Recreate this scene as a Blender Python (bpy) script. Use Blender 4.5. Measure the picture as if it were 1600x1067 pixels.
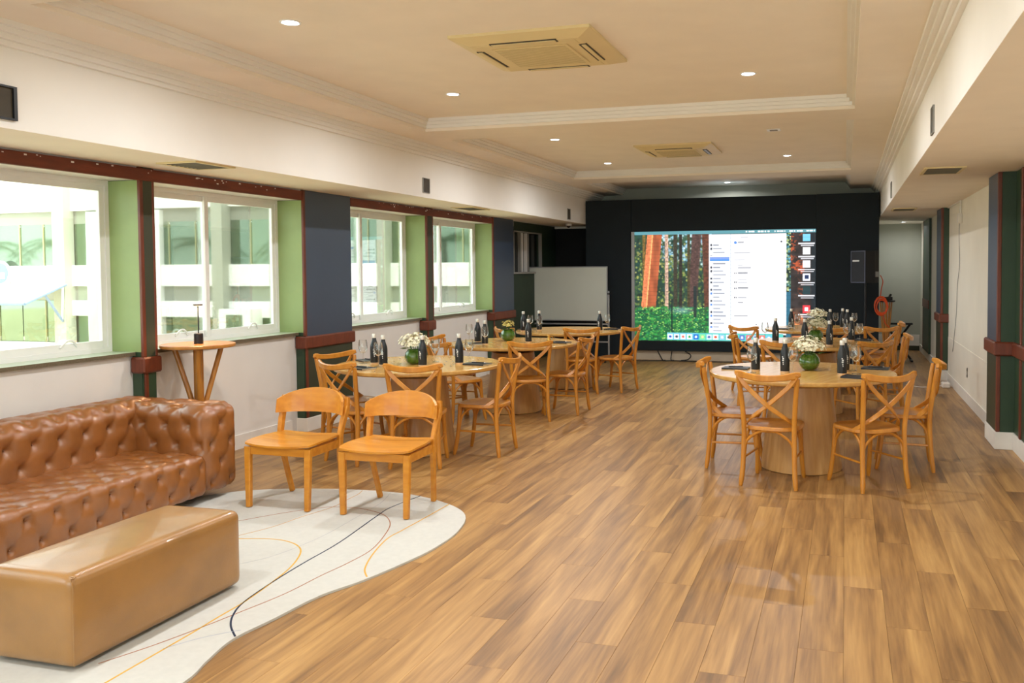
import bpy, bmesh, math, random
import numpy as np
from mathutils import Vector, Matrix
random.seed(7); rng = np.random.default_rng(7)
for o in list(bpy.data.objects): bpy.data.objects.remove(o)
scene = bpy.context.scene
COL = scene.collection
# ------------------------------------------------------------------ camera
CAM_H = 1.58
F, YAW, PITCH, ROLL, CX, CY = 1349.05, .277096, -.036349, -.005733, 936.97, 468.71
cam_d = bpy.data.cameras.new('camera'); cam = bpy.data.objects.new('camera', cam_d); COL.objects.link(cam)
cyw, syw, cp, sp = math.cos(YAW), math.sin(YAW), math.cos(PITCH), math.sin(PITCH)
fw = Vector((-syw*cp, cyw*cp, sp)); rt = Vector((cyw, syw, 0)); up = rt.cross(fw)
r2 = rt*math.cos(ROLL)+up*math.sin(ROLL); u2 = -rt*math.sin(ROLL)+up*math.cos(ROLL)
cam.matrix_world = Matrix(((r2.x, u2.x, -fw.x, 0), (r2.y, u2.y, -fw.y, 0), (r2.z, u2.z, -fw.z, CAM_H), (0, 0, 0, 1)))
cam_d.sensor_width = 36; cam_d.sensor_fit = 'HORIZONTAL'; cam_d.lens = F/1600*36
cam_d.shift_x = (800-CX)/1600; cam_d.shift_y = (CY-533.5)/1600
cam_d.clip_start = .05; cam_d.clip_end = 300
scene.camera = cam
# ------------------------------------------------------------------ world, sun, exposure
SKY, SUN, LAMP, EXPO = 4.8, 2.6, 25.0, 0.22
scene.cycles.transparent_max_bounces = 24
w = bpy.data.worlds.new('world'); scene.world = w; w.use_nodes = True
bg = w.node_tree.nodes['Background']; bg.inputs[0].default_value = (.86, .94, 1, 1); bg.inputs[1].default_value = SKY
sd = bpy.data.lights.new('sun', 'SUN'); sd.energy = SUN; sd.angle = .03; sd.color = (1, .95, .86)
so = bpy.data.objects.new('sun', sd); COL.objects.link(so)
so.rotation_euler = Vector((-.45, .75, -.9)).to_track_quat('-Z', 'Y').to_euler()
vs = scene.view_settings; vs.view_transform = 'Standard'; vs.look = 'None'; vs.exposure = EXPO; vs.gamma = 1; vs.use_curve_mapping = False
# ------------------------------------------------------------------ materials
def s2l(c): return tuple((v/12.92 if v <= .04045 else ((v+.055)/1.055)**2.4) for v in c)
def rgb(r, g, b): return s2l((r/255, g/255, b/255))
MATS = {}
def mat(name, col, rough=.5, var=.0, vscale=8, bump=0, bscale=40, metal=0, coat=0, spec=.5, stretch=None, col2=None, alpha=None):
    if name in MATS: return MATS[name]
    m = bpy.data.materials.new(name); m.use_nodes = True; MATS[name] = m
    nt = m.node_tree; b = nt.nodes['Principled BSDF']
    b.inputs['Base Color'].default_value = (*col, 1); b.inputs['Roughness'].default_value = rough
    b.inputs['Metallic'].default_value = metal; b.inputs['Coat Weight'].default_value = coat; b.inputs['Specular IOR Level'].default_value = spec
    tc = nt.nodes.new('ShaderNodeTexCoord'); mp = nt.nodes.new('ShaderNodeMapping')
    nt.links.new(tc.outputs['Object'], mp.inputs[0])
    if stretch: mp.inputs['Scale'].default_value = stretch
    nz = nt.nodes.new('ShaderNodeTexNoise'); nz.inputs['Scale'].default_value = vscale; nz.inputs['Detail'].default_value = 4
    nt.links.new(mp.outputs[0], nz.inputs['Vector'])
    rp = nt.nodes.new('ShaderNodeValToRGB'); rp.color_ramp.elements[0].position = .3; rp.color_ramp.elements[1].position = .7
    c2 = col2 if col2 else tuple(max(0, v*(1-var)) for v in col)
    rp.color_ramp.elements[0].color = (*c2, 1); rp.color_ramp.elements[1].color = (*[min(1, v*(1+(0 if col2 else var*.6))) for v in col], 1)
    nt.links.new(nz.outputs['Fac'], rp.inputs[0]); nt.links.new(rp.outputs[0], b.inputs['Base Color'])
    if bump:
        n2 = nt.nodes.new('ShaderNodeTexNoise'); n2.inputs['Scale'].default_value = bscale; n2.inputs['Detail'].default_value = 3
        nt.links.new(mp.outputs[0], n2.inputs['Vector'])
        bp = nt.nodes.new('ShaderNodeBump'); bp.inputs['Strength'].default_value = bump; bp.inputs['Distance'].default_value = .01
        nt.links.new(n2.outputs['Fac'], bp.inputs['Height']); nt.links.new(bp.outputs[0], b.inputs['Normal'])
    return m
def emit(name, col, strength):
    m = bpy.data.materials.new(name); m.use_nodes = True; nt = m.node_tree
    nt.nodes.remove(nt.nodes['Principled BSDF']); e = nt.nodes.new('ShaderNodeEmission')
    e.inputs[0].default_value = (*col, 1); e.inputs[1].default_value = strength
    nt.links.new(e.outputs[0], nt.nodes['Material Output'].inputs[0]); return m
def glassy(name, tint, refl=.06, rough=.02, fres=1.45):
    m = bpy.data.materials.new(name); m.use_nodes = True; nt = m.node_tree; nt.nodes.remove(nt.nodes['Principled BSDF'])
    t = nt.nodes.new('ShaderNodeBsdfTransparent'); t.inputs[0].default_value = (*tint, 1)
    g = nt.nodes.new('ShaderNodeBsdfGlossy'); g.inputs['Roughness'].default_value = rough; g.inputs[0].default_value = (.95, .95, .95, 1)
    f = nt.nodes.new('ShaderNodeFresnel'); f.inputs[0].default_value = fres
    a = nt.nodes.new('ShaderNodeMath'); a.operation = 'MULTIPLY_ADD'; a.inputs[1].default_value = .8; a.inputs[2].default_value = refl; a.use_clamp = True
    mx = nt.nodes.new('ShaderNodeMixShader'); nt.links.new(f.outputs[0], a.inputs[0]); nt.links.new(a.outputs[0], mx.inputs[0])
    nt.links.new(t.outputs[0], mx.inputs[1]); nt.links.new(g.outputs[0], mx.inputs[2]); nt.links.new(mx.outputs[0], nt.nodes['Material Output'].inputs[0])
    return m
M = dict(
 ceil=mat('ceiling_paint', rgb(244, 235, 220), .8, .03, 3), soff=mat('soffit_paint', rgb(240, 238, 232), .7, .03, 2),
 wall=mat('wall_paint', rgb(226, 222, 216), .75, .05, 2, .05, 120), wallr=mat('right_wall_paint', rgb(240, 235, 220), .7, .05, 1.5),
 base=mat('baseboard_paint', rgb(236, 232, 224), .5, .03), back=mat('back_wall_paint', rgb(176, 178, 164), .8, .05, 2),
 sage=mat('sage_laminate', rgb(150, 172, 112), .45, .06, 5, .03, 200), bluelit=mat('bluelit_laminate', rgb(46, 64, 86), .40, .06, 4, .08, 300, spec=1),  # aisle panels: blue of reflected light is put into this base colour
 green=mat('green_laminate', rgb(48, 70, 48), .45, .08, 4, .05, 300), olive=mat('olive_laminate', rgb(58, 62, 44), .5, .08, 4, .05, 300),
 brown=mat('brown_wood', rgb(112, 52, 30), .4, .25, 6, .1, 60, stretch=(6, 6, 1)), header=mat('header_wood', rgb(112, 50, 28), .55, .3, 5, .2, 60, stretch=(2, .6, 4)),
 alu=mat('white_aluminium', rgb(240, 240, 238), .35, .02), granite=mat('granite_sill', rgb(108, 98, 78), .35, .3, 90), sillt=mat('sill_top', rgb(190, 205, 180), .3, .1, 30),
 glass=glassy('window_glass', (.93, .97, .94), .03), wine=glassy('wine_glass', (.975, .985, .975), .06, .03, 1.4),
 dglass=mat('dark_glass', rgb(34, 40, 38), .12, .2, 3), black=mat('black_fabric', rgb(13, 28, 36), .8, .15, 4, .1, 300), blackp=mat('black_plastic', rgb(20, 22, 26), .45, .1, 20),
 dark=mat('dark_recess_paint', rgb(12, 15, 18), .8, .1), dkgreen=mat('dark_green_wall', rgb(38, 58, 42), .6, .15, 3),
 steel=mat('steel', rgb(222, 218, 208), .35, .05, 20, metal=.6), copper=mat('copper_steel', rgb(226, 200, 168), .35, .05, 20, metal=.6),
 bottle=mat('bottle_black', rgb(24, 30, 34), .35, .1, 10), white=mat('white_print', rgb(225, 228, 226), .5, .02),
 leather=mat('tan_leather', rgb(144, 88, 40), .32, .16, 7, .12, 260, coat=.35, spec=.7), otto=mat('camel_leather', rgb(158, 114, 60), .3, .16, 5, .1, 220, coat=.3, spec=.7),
 rug=mat('cream_rug', rgb(206, 205, 197), .95, .04, 30, .5, 500), board=mat('whiteboard', rgb(206, 212, 204), .3, .03, 2),
 ac=mat('ac_plastic', rgb(228, 210, 160), .5, .05, 3), grille=mat('grille_grey', rgb(120, 112, 92), .6, .1), acg=mat('ac_grille', rgb(190, 172, 124), .6, .1), vent=mat('vent_dark', rgb(70, 62, 48), .7, .2, 20),
 vase=None, leaf=mat('green_leaf', rgb(70, 110, 44), .5, .3, 20), blossom=mat('white_blossom', rgb(226, 222, 192), .7, .18, 60), yblossom=mat('yellow_blossom', rgb(214, 196, 110), .7, .2, 30),
 page=mat('paper', rgb(226, 216, 190), .7, .05, 50), cover=mat('black_cover', rgb(30, 32, 36), .4, .1, 20), orange=mat('orange_cord', rgb(226, 84, 30), .5, .1),
 cable=mat('black_cable', rgb(22, 22, 22), .6, .1), brass=mat('brass', rgb(214, 170, 90), .28, .1, metal=1),
 greyp=mat('grey_paint', rgb(150, 150, 146), .5, .05), cream=mat('cream_base', rgb(196, 184, 164), .7, .05), grey=mat('grey_metal', rgb(170, 172, 176), .35, .05, metal=.6),
 xwhite=mat('facade_white', rgb(240, 240, 234), .8, .02, 2), xgrey=mat('facade_grey', rgb(150, 152, 138), .8, .03, 2), xcol=mat('facade_column', rgb(176, 178, 160), .8, .03, 2),
 xgreen=mat('roller_green', rgb(124, 142, 104), .7, .1, 2), awn=mat('awning_cloth', rgb(205, 212, 226), .7, .05), awnb=mat('awning_frame', rgb(120, 140, 170), .5, .05), ground=mat('courtyard_paving', rgb(232, 216, 176), .9, .1, 1),
 palm=mat('palm_frond', rgb(88, 128, 62), .6, .25, 3), trunk=mat('palm_trunk', rgb(120, 104, 80), .9, .3, 12),
)
def woodm(name, light, darkc, rough=.36, stretch=(14, 1.6, 14)):
    return mat(name, light, rough, .2, 3.2, .04, 60, coat=.15, stretch=stretch, col2=darkc)
M['chair'] = woodm('chair_wood', rgb(206, 140, 48), rgb(182, 114, 32), .34, (6, 6, 1.2))
M['wchair'] = woodm('lounge_chair_wood', rgb(212, 144, 46), rgb(192, 120, 30), .34, (1.5, 8, 8))
M['table'] = woodm('table_top_wood', rgb(206, 162, 92), rgb(190, 142, 72), .22, (1, 9, 9))
M['ped'] = woodm('pedestal_wood', rgb(200, 154, 92), rgb(180, 132, 72), .42, (9, 9, .8))
M['table'].node_tree.nodes['Bump'].inputs['Strength'].default_value = .004
M['stool'] = woodm('side_table_wood', rgb(196, 136, 60), rgb(168, 108, 44), .34, (6, 6, 1))
def vase_mat():
    m = bpy.data.materials.new('green_glass'); m.use_nodes = True; b = m.node_tree.nodes['Principled BSDF']
    nt = m.node_tree; nz = nt.nodes.new('ShaderNodeTexNoise'); nz.inputs['Scale'].default_value = 22
    rp = nt.nodes.new('ShaderNodeValToRGB'); rp.color_ramp.elements[0].color = (*rgb(26, 64, 14), 1); rp.color_ramp.elements[1].color = (*rgb(92, 140, 40), 1)
    nt.links.new(nz.outputs['Fac'], rp.inputs[0]); nt.links.new(rp.outputs[0], b.inputs['Base Color'])
    b.inputs['Roughness'].default_value = .06; b.inputs['Coat Weight'].default_value = 1; b.inputs['Transmission Weight'].default_value = .15
    return m
M['vase'] = vase_mat()
# floor planks: tone per plank from its row and index, grain along Y
PW, PL = .182, 1.22
def row_off(r): return ((r*.37) % 1.0)*PL
def plank_mat():
    m = bpy.data.materials.new('oak_plank'); m.use_nodes = True; nt = m.node_tree; N = nt.nodes; L = nt.links
    b = N['Principled BSDF']; geo = N.new('ShaderNodeNewGeometry'); sx = N.new('ShaderNodeSeparateXYZ'); L.new(geo.outputs['Position'], sx.inputs[0])
    def mth(op, a, bb=None, c=None):
        n = N.new('ShaderNodeMath'); n.operation = op
        for i, v in enumerate((a, bb, c)):
            if v is None: continue
            if isinstance(v, (int, float)): n.inputs[i].default_value = v
            else: L.new(v, n.inputs[i])
        return n.outputs[0]
    row = mth('FLOOR', mth('DIVIDE', mth('ADD', sx.outputs[0], 20*PW), PW))
    off = mth('MULTIPLY', mth('FRACT', mth('MULTIPLY', row, .37)), PL)
    idx = mth('FLOOR', mth('DIVIDE', mth('ADD', sx.outputs[1], off), PL))
    cb = N.new('ShaderNodeCombineXYZ'); L.new(row, cb.inputs[0]); L.new(idx, cb.inputs[1])
    wn = N.new('ShaderNodeTexWhiteNoise'); wn.noise_dimensions = '3D'; L.new(cb.outputs[0], wn.inputs[0])
    c2 = N.new('ShaderNodeCombineXYZ'); L.new(mth('MULTIPLY', sx.outputs[0], 13), c2.inputs[0]); L.new(mth('MULTIPLY', sx.outputs[1], 1.0), c2.inputs[1]); L.new(mth('MULTIPLY', wn.outputs[0], 40), c2.inputs[2])
    n1 = N.new('ShaderNodeTexNoise'); n1.inputs['Scale'].default_value = 1.0; n1.inputs['Detail'].default_value = 6; n1.inputs['Distortion'].default_value = .55; L.new(c2.outputs[0], n1.inputs['Vector'])
    c3 = N.new('ShaderNodeCombineXYZ'); L.new(mth('MULTIPLY', sx.outputs[0], 70), c3.inputs[0]); L.new(mth('MULTIPLY', sx.outputs[1], 3), c3.inputs[1]); L.new(mth('MULTIPLY', wn.outputs[0], 90), c3.inputs[2])
    n2 = N.new('ShaderNodeTexNoise'); n2.inputs['Scale'].default_value = 1; n2.inputs['Detail'].default_value = 3; L.new(c3.outputs[0], n2.inputs['Vector'])
    t = mth('ADD', mth('ADD', mth('MULTIPLY', n1.outputs['Fac'], 1.0), mth('MULTIPLY', n2.outputs['Fac'], .38)), mth('MULTIPLY', mth('SUBTRACT', wn.outputs[0], .5), .2))
    rp = N.new('ShaderNodeValToRGB'); e = rp.color_ramp.elements
    e[0].position = .34; e[0].color = (*rgb(96, 70, 43), 1); e[1].position = .98; e[1].color = (*rgb(188, 147, 90), 1)
    k = e.new(.56); k.color = (*rgb(135, 99, 59), 1); k = e.new(.74); k.color = (*rgb(162, 122, 72), 1)
    L.new(t, rp.inputs[0]); L.new(rp.outputs[0], b.inputs['Base Color'])
    b.inputs['Roughness'].default_value = .38
    bp = N.new('ShaderNodeBump'); bp.inputs['Strength'].default_value = .06; bp.inputs['Distance'].default_value = .004; L.new(n2.outputs['Fac'], bp.inputs['Height']); L.new(bp.outputs[0], b.inputs['Normal'])
    return m
M['plank'] = plank_mat()
# ------------------------------------------------------------------ mesh helpers
class MB:
    def __init__(s): s.v = []; s.f = []; s.smooth = []
    def add(s, vs, fs, smooth=False):
        n = len(s.v); s.v += [tuple(p) for p in vs]; s.f += [tuple(i+n for i in f) for f in fs]; s.smooth += [smooth]*len(fs); return s
    def box(s, x0, x1, y0, y1, z0, z1, rot=None, c=0):
        if c:   # chamfered along every edge by convex hull of inset corners
            bm = bmesh.new()
            for x, sx in ((x0, 1), (x1, -1)):
                for y, sy in ((y0, 1), (y1, -1)):
                    for z, sz in ((z0, 1), (z1, -1)):
                        for k in range(3):
                            p = [x+sx*c, y+sy*c, z+sz*c]; p[k] = (x, y, z)[k]; bm.verts.new(p)
            bmesh.ops.convex_hull(bm, input=bm.verts[:]); bmesh.ops.dissolve_limit(bm, angle_limit=.01, verts=bm.verts[:], edges=bm.edges[:]); bm.normal_update()
            bm.verts.index_update(); vs = [v.co.copy() for v in bm.verts]; fs = [[v.index for v in f.verts] for f in bm.faces]; bm.free()
        else:
            vs = [Vector((x, y, z)) for z in (z0, z1) for y in (y0, y1) for x in (x0, x1)]
            fs = [(0, 2, 3, 1), (4, 5, 7, 6), (0, 1, 5, 4), (2, 6, 7, 3), (0, 4, 6, 2), (1, 3, 7, 5)]
        if rot: vs = [rot @ p for p in vs]
        return s.add(vs, fs)
    def tube(s, pts, r, n=8, cap=True):
        pts = [Vector(p) for p in pts]; rs = r if isinstance(r, (list, tuple)) else [r]*len(pts)
        vs = []; fs = []; ref = None
        for i, p in enumerate(pts):
            t = (pts[min(i+1, len(pts)-1)]-pts[max(i-1, 0)]).normalized()
            if ref is None: ref = t.orthogonal().normalized()
            a = (ref-t*ref.dot(t)); a = a.normalized() if a.length > 1e-6 else t.orthogonal().normalized(); ref = a; b = t.cross(a)
            for k in range(n):
                q = 2*math.pi*k/n; vs.append(p+(a*math.cos(q)+b*math.sin(q))*rs[i])
        for i in range(len(pts)-1):
            for k in range(n):
                fs.append((i*n+k, i*n+(k+1) % n, (i+1)*n+(k+1) % n, (i+1)*n+k))
        s.add(vs, fs, True)
        if cap: s.add([vs[k] for k in range(n)][::-1], [tuple(range(n))]); s.add([vs[-n+k] for k in range(n)], [tuple(range(n))])
        return s
    def ribbon(s, pts, side, wd, th):
        """flat bar swept along pts; side = list of width directions"""
        pts = [Vector(p) for p in pts]; vs = []; fs = []; wds = wd if isinstance(wd, (list, tuple)) else [wd]*len(pts)
        for i, p in enumerate(pts):
            t = (pts[min(i+1, len(pts)-1)]-pts[max(i-1, 0)]).normalized(); a = Vector(side[i] if isinstance(side, list) else side)
            a = (a-t*a.dot(t)).normalized(); b = t.cross(a); h = wds[i]/2; k = th/2; e = min(k*.7, .006)
            for u, v in ((-h+e, -k), (h-e, -k), (h, -k+e), (h, k-e), (h-e, k), (-h+e, k), (-h, k-e), (-h, -k+e)): vs.append(p+a*u+b*v)
        n = 8
        for i in range(len(pts)-1):
            for k in range(n): fs.append((i*n+k, i*n+(k+1) % n, (i+1)*n+(k+1) % n, (i+1)*n+k))
        fs.append(tuple(range(n))[::-1]); fs.append(tuple(len(pts)*n-n+k for k in range(n)))
        return s.add(vs, fs)
    def lathe(s, prof, n=24, c=(0, 0, 0), smooth=True, cap0=True, cap1=True):
        vs = []; fs = []
        for r, z in prof:
            for k in range(n):
                q = 2*math.pi*k/n; vs.append((c[0]+r*math.cos(q), c[1]+r*math.sin(q), c[2]+z))
        for i in range(len(prof)-1):
            for k in range(n): fs.append((i*n+k, i*n+(k+1) % n, (i+1)*n+(k+1) % n, (i+1)*n+k))
        s.add(vs, fs, smooth); m = len(prof)-1
        if cap0: s.add(vs[:n][::-1], [tuple(range(n))])
        if cap1: s.add(vs[m*n:], [tuple(range(n))])
        return s
    def prism(s, outline, z0, z1):
        n = len(outline); vs = [(x, y, z0) for x, y in outline]+[(x, y, z1) for x, y in outline]
        fs = [tuple(range(n))[::-1], tuple(range(n, 2*n))]+[(i, (i+1) % n, n+(i+1) % n, n+i) for i in range(n)]
        return s.add(vs, fs)
    def mesh(s, name):
        me = bpy.data.meshes.new(name); me.from_pydata(s.v, [], s.f); me.update()
        for p, k in zip(me.polygons, s.smooth): p.use_smooth = k
        if any(s.smooth): me.set_sharp_from_angle(angle=.75)
        return me
    def build(s, name, material, parent=None, loc=None, kind=None):
        return obj(name, s.mesh(name), material, parent, loc, kind)
def obj(name, me, material=None, parent=None, loc=None, kind=None):
    o = bpy.data.objects.new(name, me); COL.objects.link(o)
    if material and not me.materials: me.materials.append(material)
    if parent: o.parent = parent
    if loc: o.location = loc
    if kind: o['kind'] = kind
    return o
def tag(o, label, cat, group=None):
    o['label'] = label; o['category'] = cat
    if group: o['group'] = group
    return o
def thing(name, label, cat, loc=(0, 0, 0), rz=0, group=None):
    o = bpy.data.objects.new(name, None); COL.objects.link(o); o.location = loc; o.rotation_euler = (0, 0, rz); o.empty_display_size = .1
    return tag(o, label, cat, group)
def copy_tree(o, parent=None):
    c = o.copy(); COL.objects.link(c)
    if parent: c.parent = parent
    for ch in o.children: copy_tree(ch, c)
    return c
def bx(name, m, x0, x1, y0, y1, z0, z1, parent=None, kind=None, c=0):
    return MB().box(x0, x1, y0, y1, z0, z1, c=c).build(name, m, parent, kind=kind)
def arc(p0, p1, p2, n=10):   # quadratic through control
    p0, p1, p2 = Vector(p0), Vector(p1), Vector(p2)
    return [p0*(1-t)**2+p1*2*t*(1-t)+p2*t*t for t in [i/n for i in range(n+1)]]
def crv(P, n=6):   # catmull-rom
    P = [Vector(p) for p in P]; out = []
    for i in range(len(P)-1):
        a, b, c, d = P[max(i-1, 0)], P[i], P[i+1], P[min(i+2, len(P)-1)]
        for k in range(n):
            t = k/n; out.append(.5*((2*b)+(c-a)*t+(2*a-5*b+4*c-d)*t*t+(3*b-a-3*c+d)*t**3))
    return out+[P[-1]]
# ------------------------------------------------------------------ floor
Y0, YB, YR = -4.0, 15.35, 17.3
floor = bx('floor', M['dark'], -5.5, 1.6, Y0, YR+.1, -.06, -.012, kind='structure')
planks = []
r0, r1 = int(math.floor((-5.2+20*PW)/PW)), int(math.floor((1.42+20*PW)/PW))
for r in range(r0, r1+1):
    xa = r*PW-20*PW; off = row_off(r); k0 = int(math.floor((Y0+off)/PL))
    for k in range(k0, int(math.floor((YR+off)/PL))+1):
        ya, yb = max(k*PL-off, Y0), min((k+1)*PL-off, YR); planks.append((max(xa, -5.2), min(xa+PW, 1.42), ya, yb))
def in_view(x, y):
    d = Vector((x, y, -CAM_H)); z = d.dot(fw)
    if z < .3: return None
    px, py = CX+F*d.dot(r2)/z, CY-F*d.dot(u2)/z
    return (z if -60 < px < 1660 and py < 1120 else None)
near = []; far = []
for p in planks:
    zs = [in_view(x, y) for x in (p[0], p[1]) for y in (p[2], (p[2]+p[3])/2, p[3])]; zs = [z for z in zs if z]
    under_sofa = p[1] < -3.6 and p[3] < 4.9
    (near if zs and not under_sofa else far).append((min(zs) if zs else 99, p))
near.sort(key=lambda t: t[0]); far += near[300:]; near = near[:300]
def plank_geo(mb, w_, l_, ox=0, oy=0):
    g, c = .0003, .0006
    a = [(ox+g, oy+g), (ox+w_-g, oy+g), (ox+w_-g, oy+l_-g), (ox+g, oy+l_-g)]
    b = [(ox+g+c, oy+g+c), (ox+w_-g-c, oy+g+c), (ox+w_-g-c, oy+l_-g-c), (ox+g+c, oy+l_-g-c)]
    vs = [(x, y, -.012) for x, y in a]+[(x, y, -.0008) for x, y in a]+[(x, y, 0) for x, y in b]
    fs = [(3, 2, 1, 0), (8, 9, 10, 11)]
    for i in range(4):
        j = (i+1) % 4; fs += [(i, j, 4+j, 4+i), (4+i, 4+j, 8+j, 8+i)]
    mb.add(vs, fs)
plank_cache = {}
for z, p in near:
    key = (round(p[1]-p[0], 3), round(p[3]-p[2], 3))
    if key not in plank_cache:
        mb = MB(); plank_geo(mb, *key); plank_cache[key] = mb.mesh('plank'); plank_cache[key].materials.append(M['plank'])
    obj('plank', plank_cache[key], None, floor, (p[0], p[2], 0))
mb = MB()
for z, p in far: plank_geo(mb, p[1]-p[0], p[3]-p[2], p[0], p[2])
mb.build('plank_field', M['plank'], floor, kind='stuff')
# ------------------------------------------------------------------ ceiling
ZL, ZC, ST, RN = 2.36, 2.915, .029, .0225          # soffit underside, lower ceiling, step rise and run
ZU = ZC+4*ST
XA, XB = -4.38, .54                               # soffit faces
CO = [(-1.0, 2.85), (3.42, 7.64), (8.21, 12.4), (13.04, YB+.1)]   # coffers along Y
CXA, CXB = -3.92, .072
mb = MB(); mb.box(XA, CXA, Y0, YB+.1, ZC, ZC+.2); mb.box(CXB, XB, Y0, YB+.1, ZC, ZC+.2)
ys = [Y0]+[v for c in CO for v in c]
for i in range(0, len(ys)-1, 2): mb.box(CXA, CXB, ys[i], ys[i+1], ZC, ZC+.2)
ceiling = mb.build('ceiling', M['ceil'], kind='structure')
for ya, yb in CO:
    mb = MB()
    for k in range(1, 4):
        d = k*RN; za, zb = ZC+k*ST, ZU+.02
        mb.box(CXA, CXA+d, ya, yb, za, zb-.001*k); mb.box(CXB-d, CXB, ya, yb, za, zb-.001*k)
        mb.box(CXA+d, CXB-d, ya, ya+d, za, zb-.001*k)
        if yb < 15: mb.box(CXA+d, CXB-d, yb-d, yb, za, zb-.001*k)
    mb.build('stepped_moulding', M['soff'], ceiling)
    bx('coffer_panel', M['ceil'], CXA-.01, CXB+.01, ya-.01, yb+.01, ZU, ZU+.1, ceiling)
for x, s, nm in ((XA, 1, 'left'), (XB, -1, 'right')):
    mb = MB()
    for k in range(1, 5):
        a, b = sorted((x-s*.01, x+s*k*.03)); mb.box(a, b, Y0, YB, ZC-(5-k)*ST, ZC+.001*k)
    mb.build('cornice_moulding', M['soff'], ceiling)
soffit_l = bx('trim_1', M['soff'], -5.5, XA, Y0, YB+.05, ZL, 3.2, kind='structure'); soffit_l['label'] = 'long white soffit beam running above the windows'
soffit_r = bx('trim_2', M['soff'], XB, 1.6, Y0, YR+.1, ZL+.03, 3.2, kind='structure'); soffit_r['label'] = 'long white soffit beam running above the right wall'
bx('underside', M['ceil'], -5.06, XA-.0004, Y0, YB, ZL-.0012, ZL-.0002, soffit_l); bx('underside', M['ceil'], XB+.0004, 1.37, Y0, YR, ZL+.0288, ZL+.0298, soffit_r)  # thin cream sheets put the warm bounced light into the undersides' colour
roof = bx('ceiling_slab', M['ceil'], -5.5, 1.6, Y0, YR+.1, 3.2, 3.3, ceiling)
# ------------------------------------------------------------------ left wall with windows
XP, XW, XG = -5.06, -5.17, -5.36
wl = MB(); wl.box(-5.5, XW, Y0, 12.9, 0, .945)
wl.box(-5.5, XW, Y0, -3.4, .945, ZL); wl.box(-5.5, XW, -1.7, -1.26, .945, ZL); wl.box(-5.5, XW, .58, .72, .945, ZL); wl.box(-5.5, XW, 2.6, 3.44, .945, ZL)
wl.box(-5.5, XP-.03, Y0, 12.9, 2.262, ZL)
wall_left = wl.build('wall_left', M['wall'], kind='structure')
bl = MB(); bl.box(XW, XW+.016, Y0, 7.2, 0, .125); bl.box(XW, XW+.016, 8.22, 9.8, 0, .125); bl.box(XW, XW+.016, 10.1, 11.9, 0, .125); bl.build('baseboard_left', M['base'], kind='structure')
wd = MB(); wd.box(-5.5, -5.2, 12.82, 13.16, 0, ZL); wd.box(-5.5, -5.2, 14.52, 15.4, 0, ZL); wd.box(-5.5, -5.2, 13.16, 14.52, 0, 1.53); wd.box(-5.5, -5.2, 13.16, 14.52, 2.21, ZL)
wd.build('wall_left_recess', M['dkgreen'], kind='structure')
wb = MB(); wb.box(XA-.02, XB, YB, YB+.12, 0, 3.1); wb.build('wall_back', M['back'], kind='structure')
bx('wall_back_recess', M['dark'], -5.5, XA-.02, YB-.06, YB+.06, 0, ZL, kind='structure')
bx('trim_3', M['base'], -5.27, -5.24, YB-.1, YB-.06, 0, ZL, kind='structure'); bx('trim_4', M['base'], -5.24, XA, YB-.1, YB-.06, ZL-.04, ZL, kind='structure')
HEADS = [(3.44, 7.27), (8.13, 11.96)]
for i, (a, b) in enumerate(HEADS):
    h = MB(); h.box(XP-.03, XP+.006, a, b, 2.258, 2.348, c=.004); t = h.build('trim_%d' % (5+i), M['header'], kind='structure')
    f = MB()
    for k in range(26):
        y = random.uniform(a+.5, b); z = 2.342-random.random()**2*.03; s = random.uniform(.004, .012); f.box(XP+.0055, XP+.0068, y, y+s*2, z-s, z)
    f.build('paint_chips', M['base'], t, kind='stuff')
WIN = [(.72, 2.60, None), (3.44, 5.277, 4.34), (5.414, 7.296, 6.33), (8.134, 9.86, 8.83), (10.04, 11.99, 10.86)]
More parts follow.
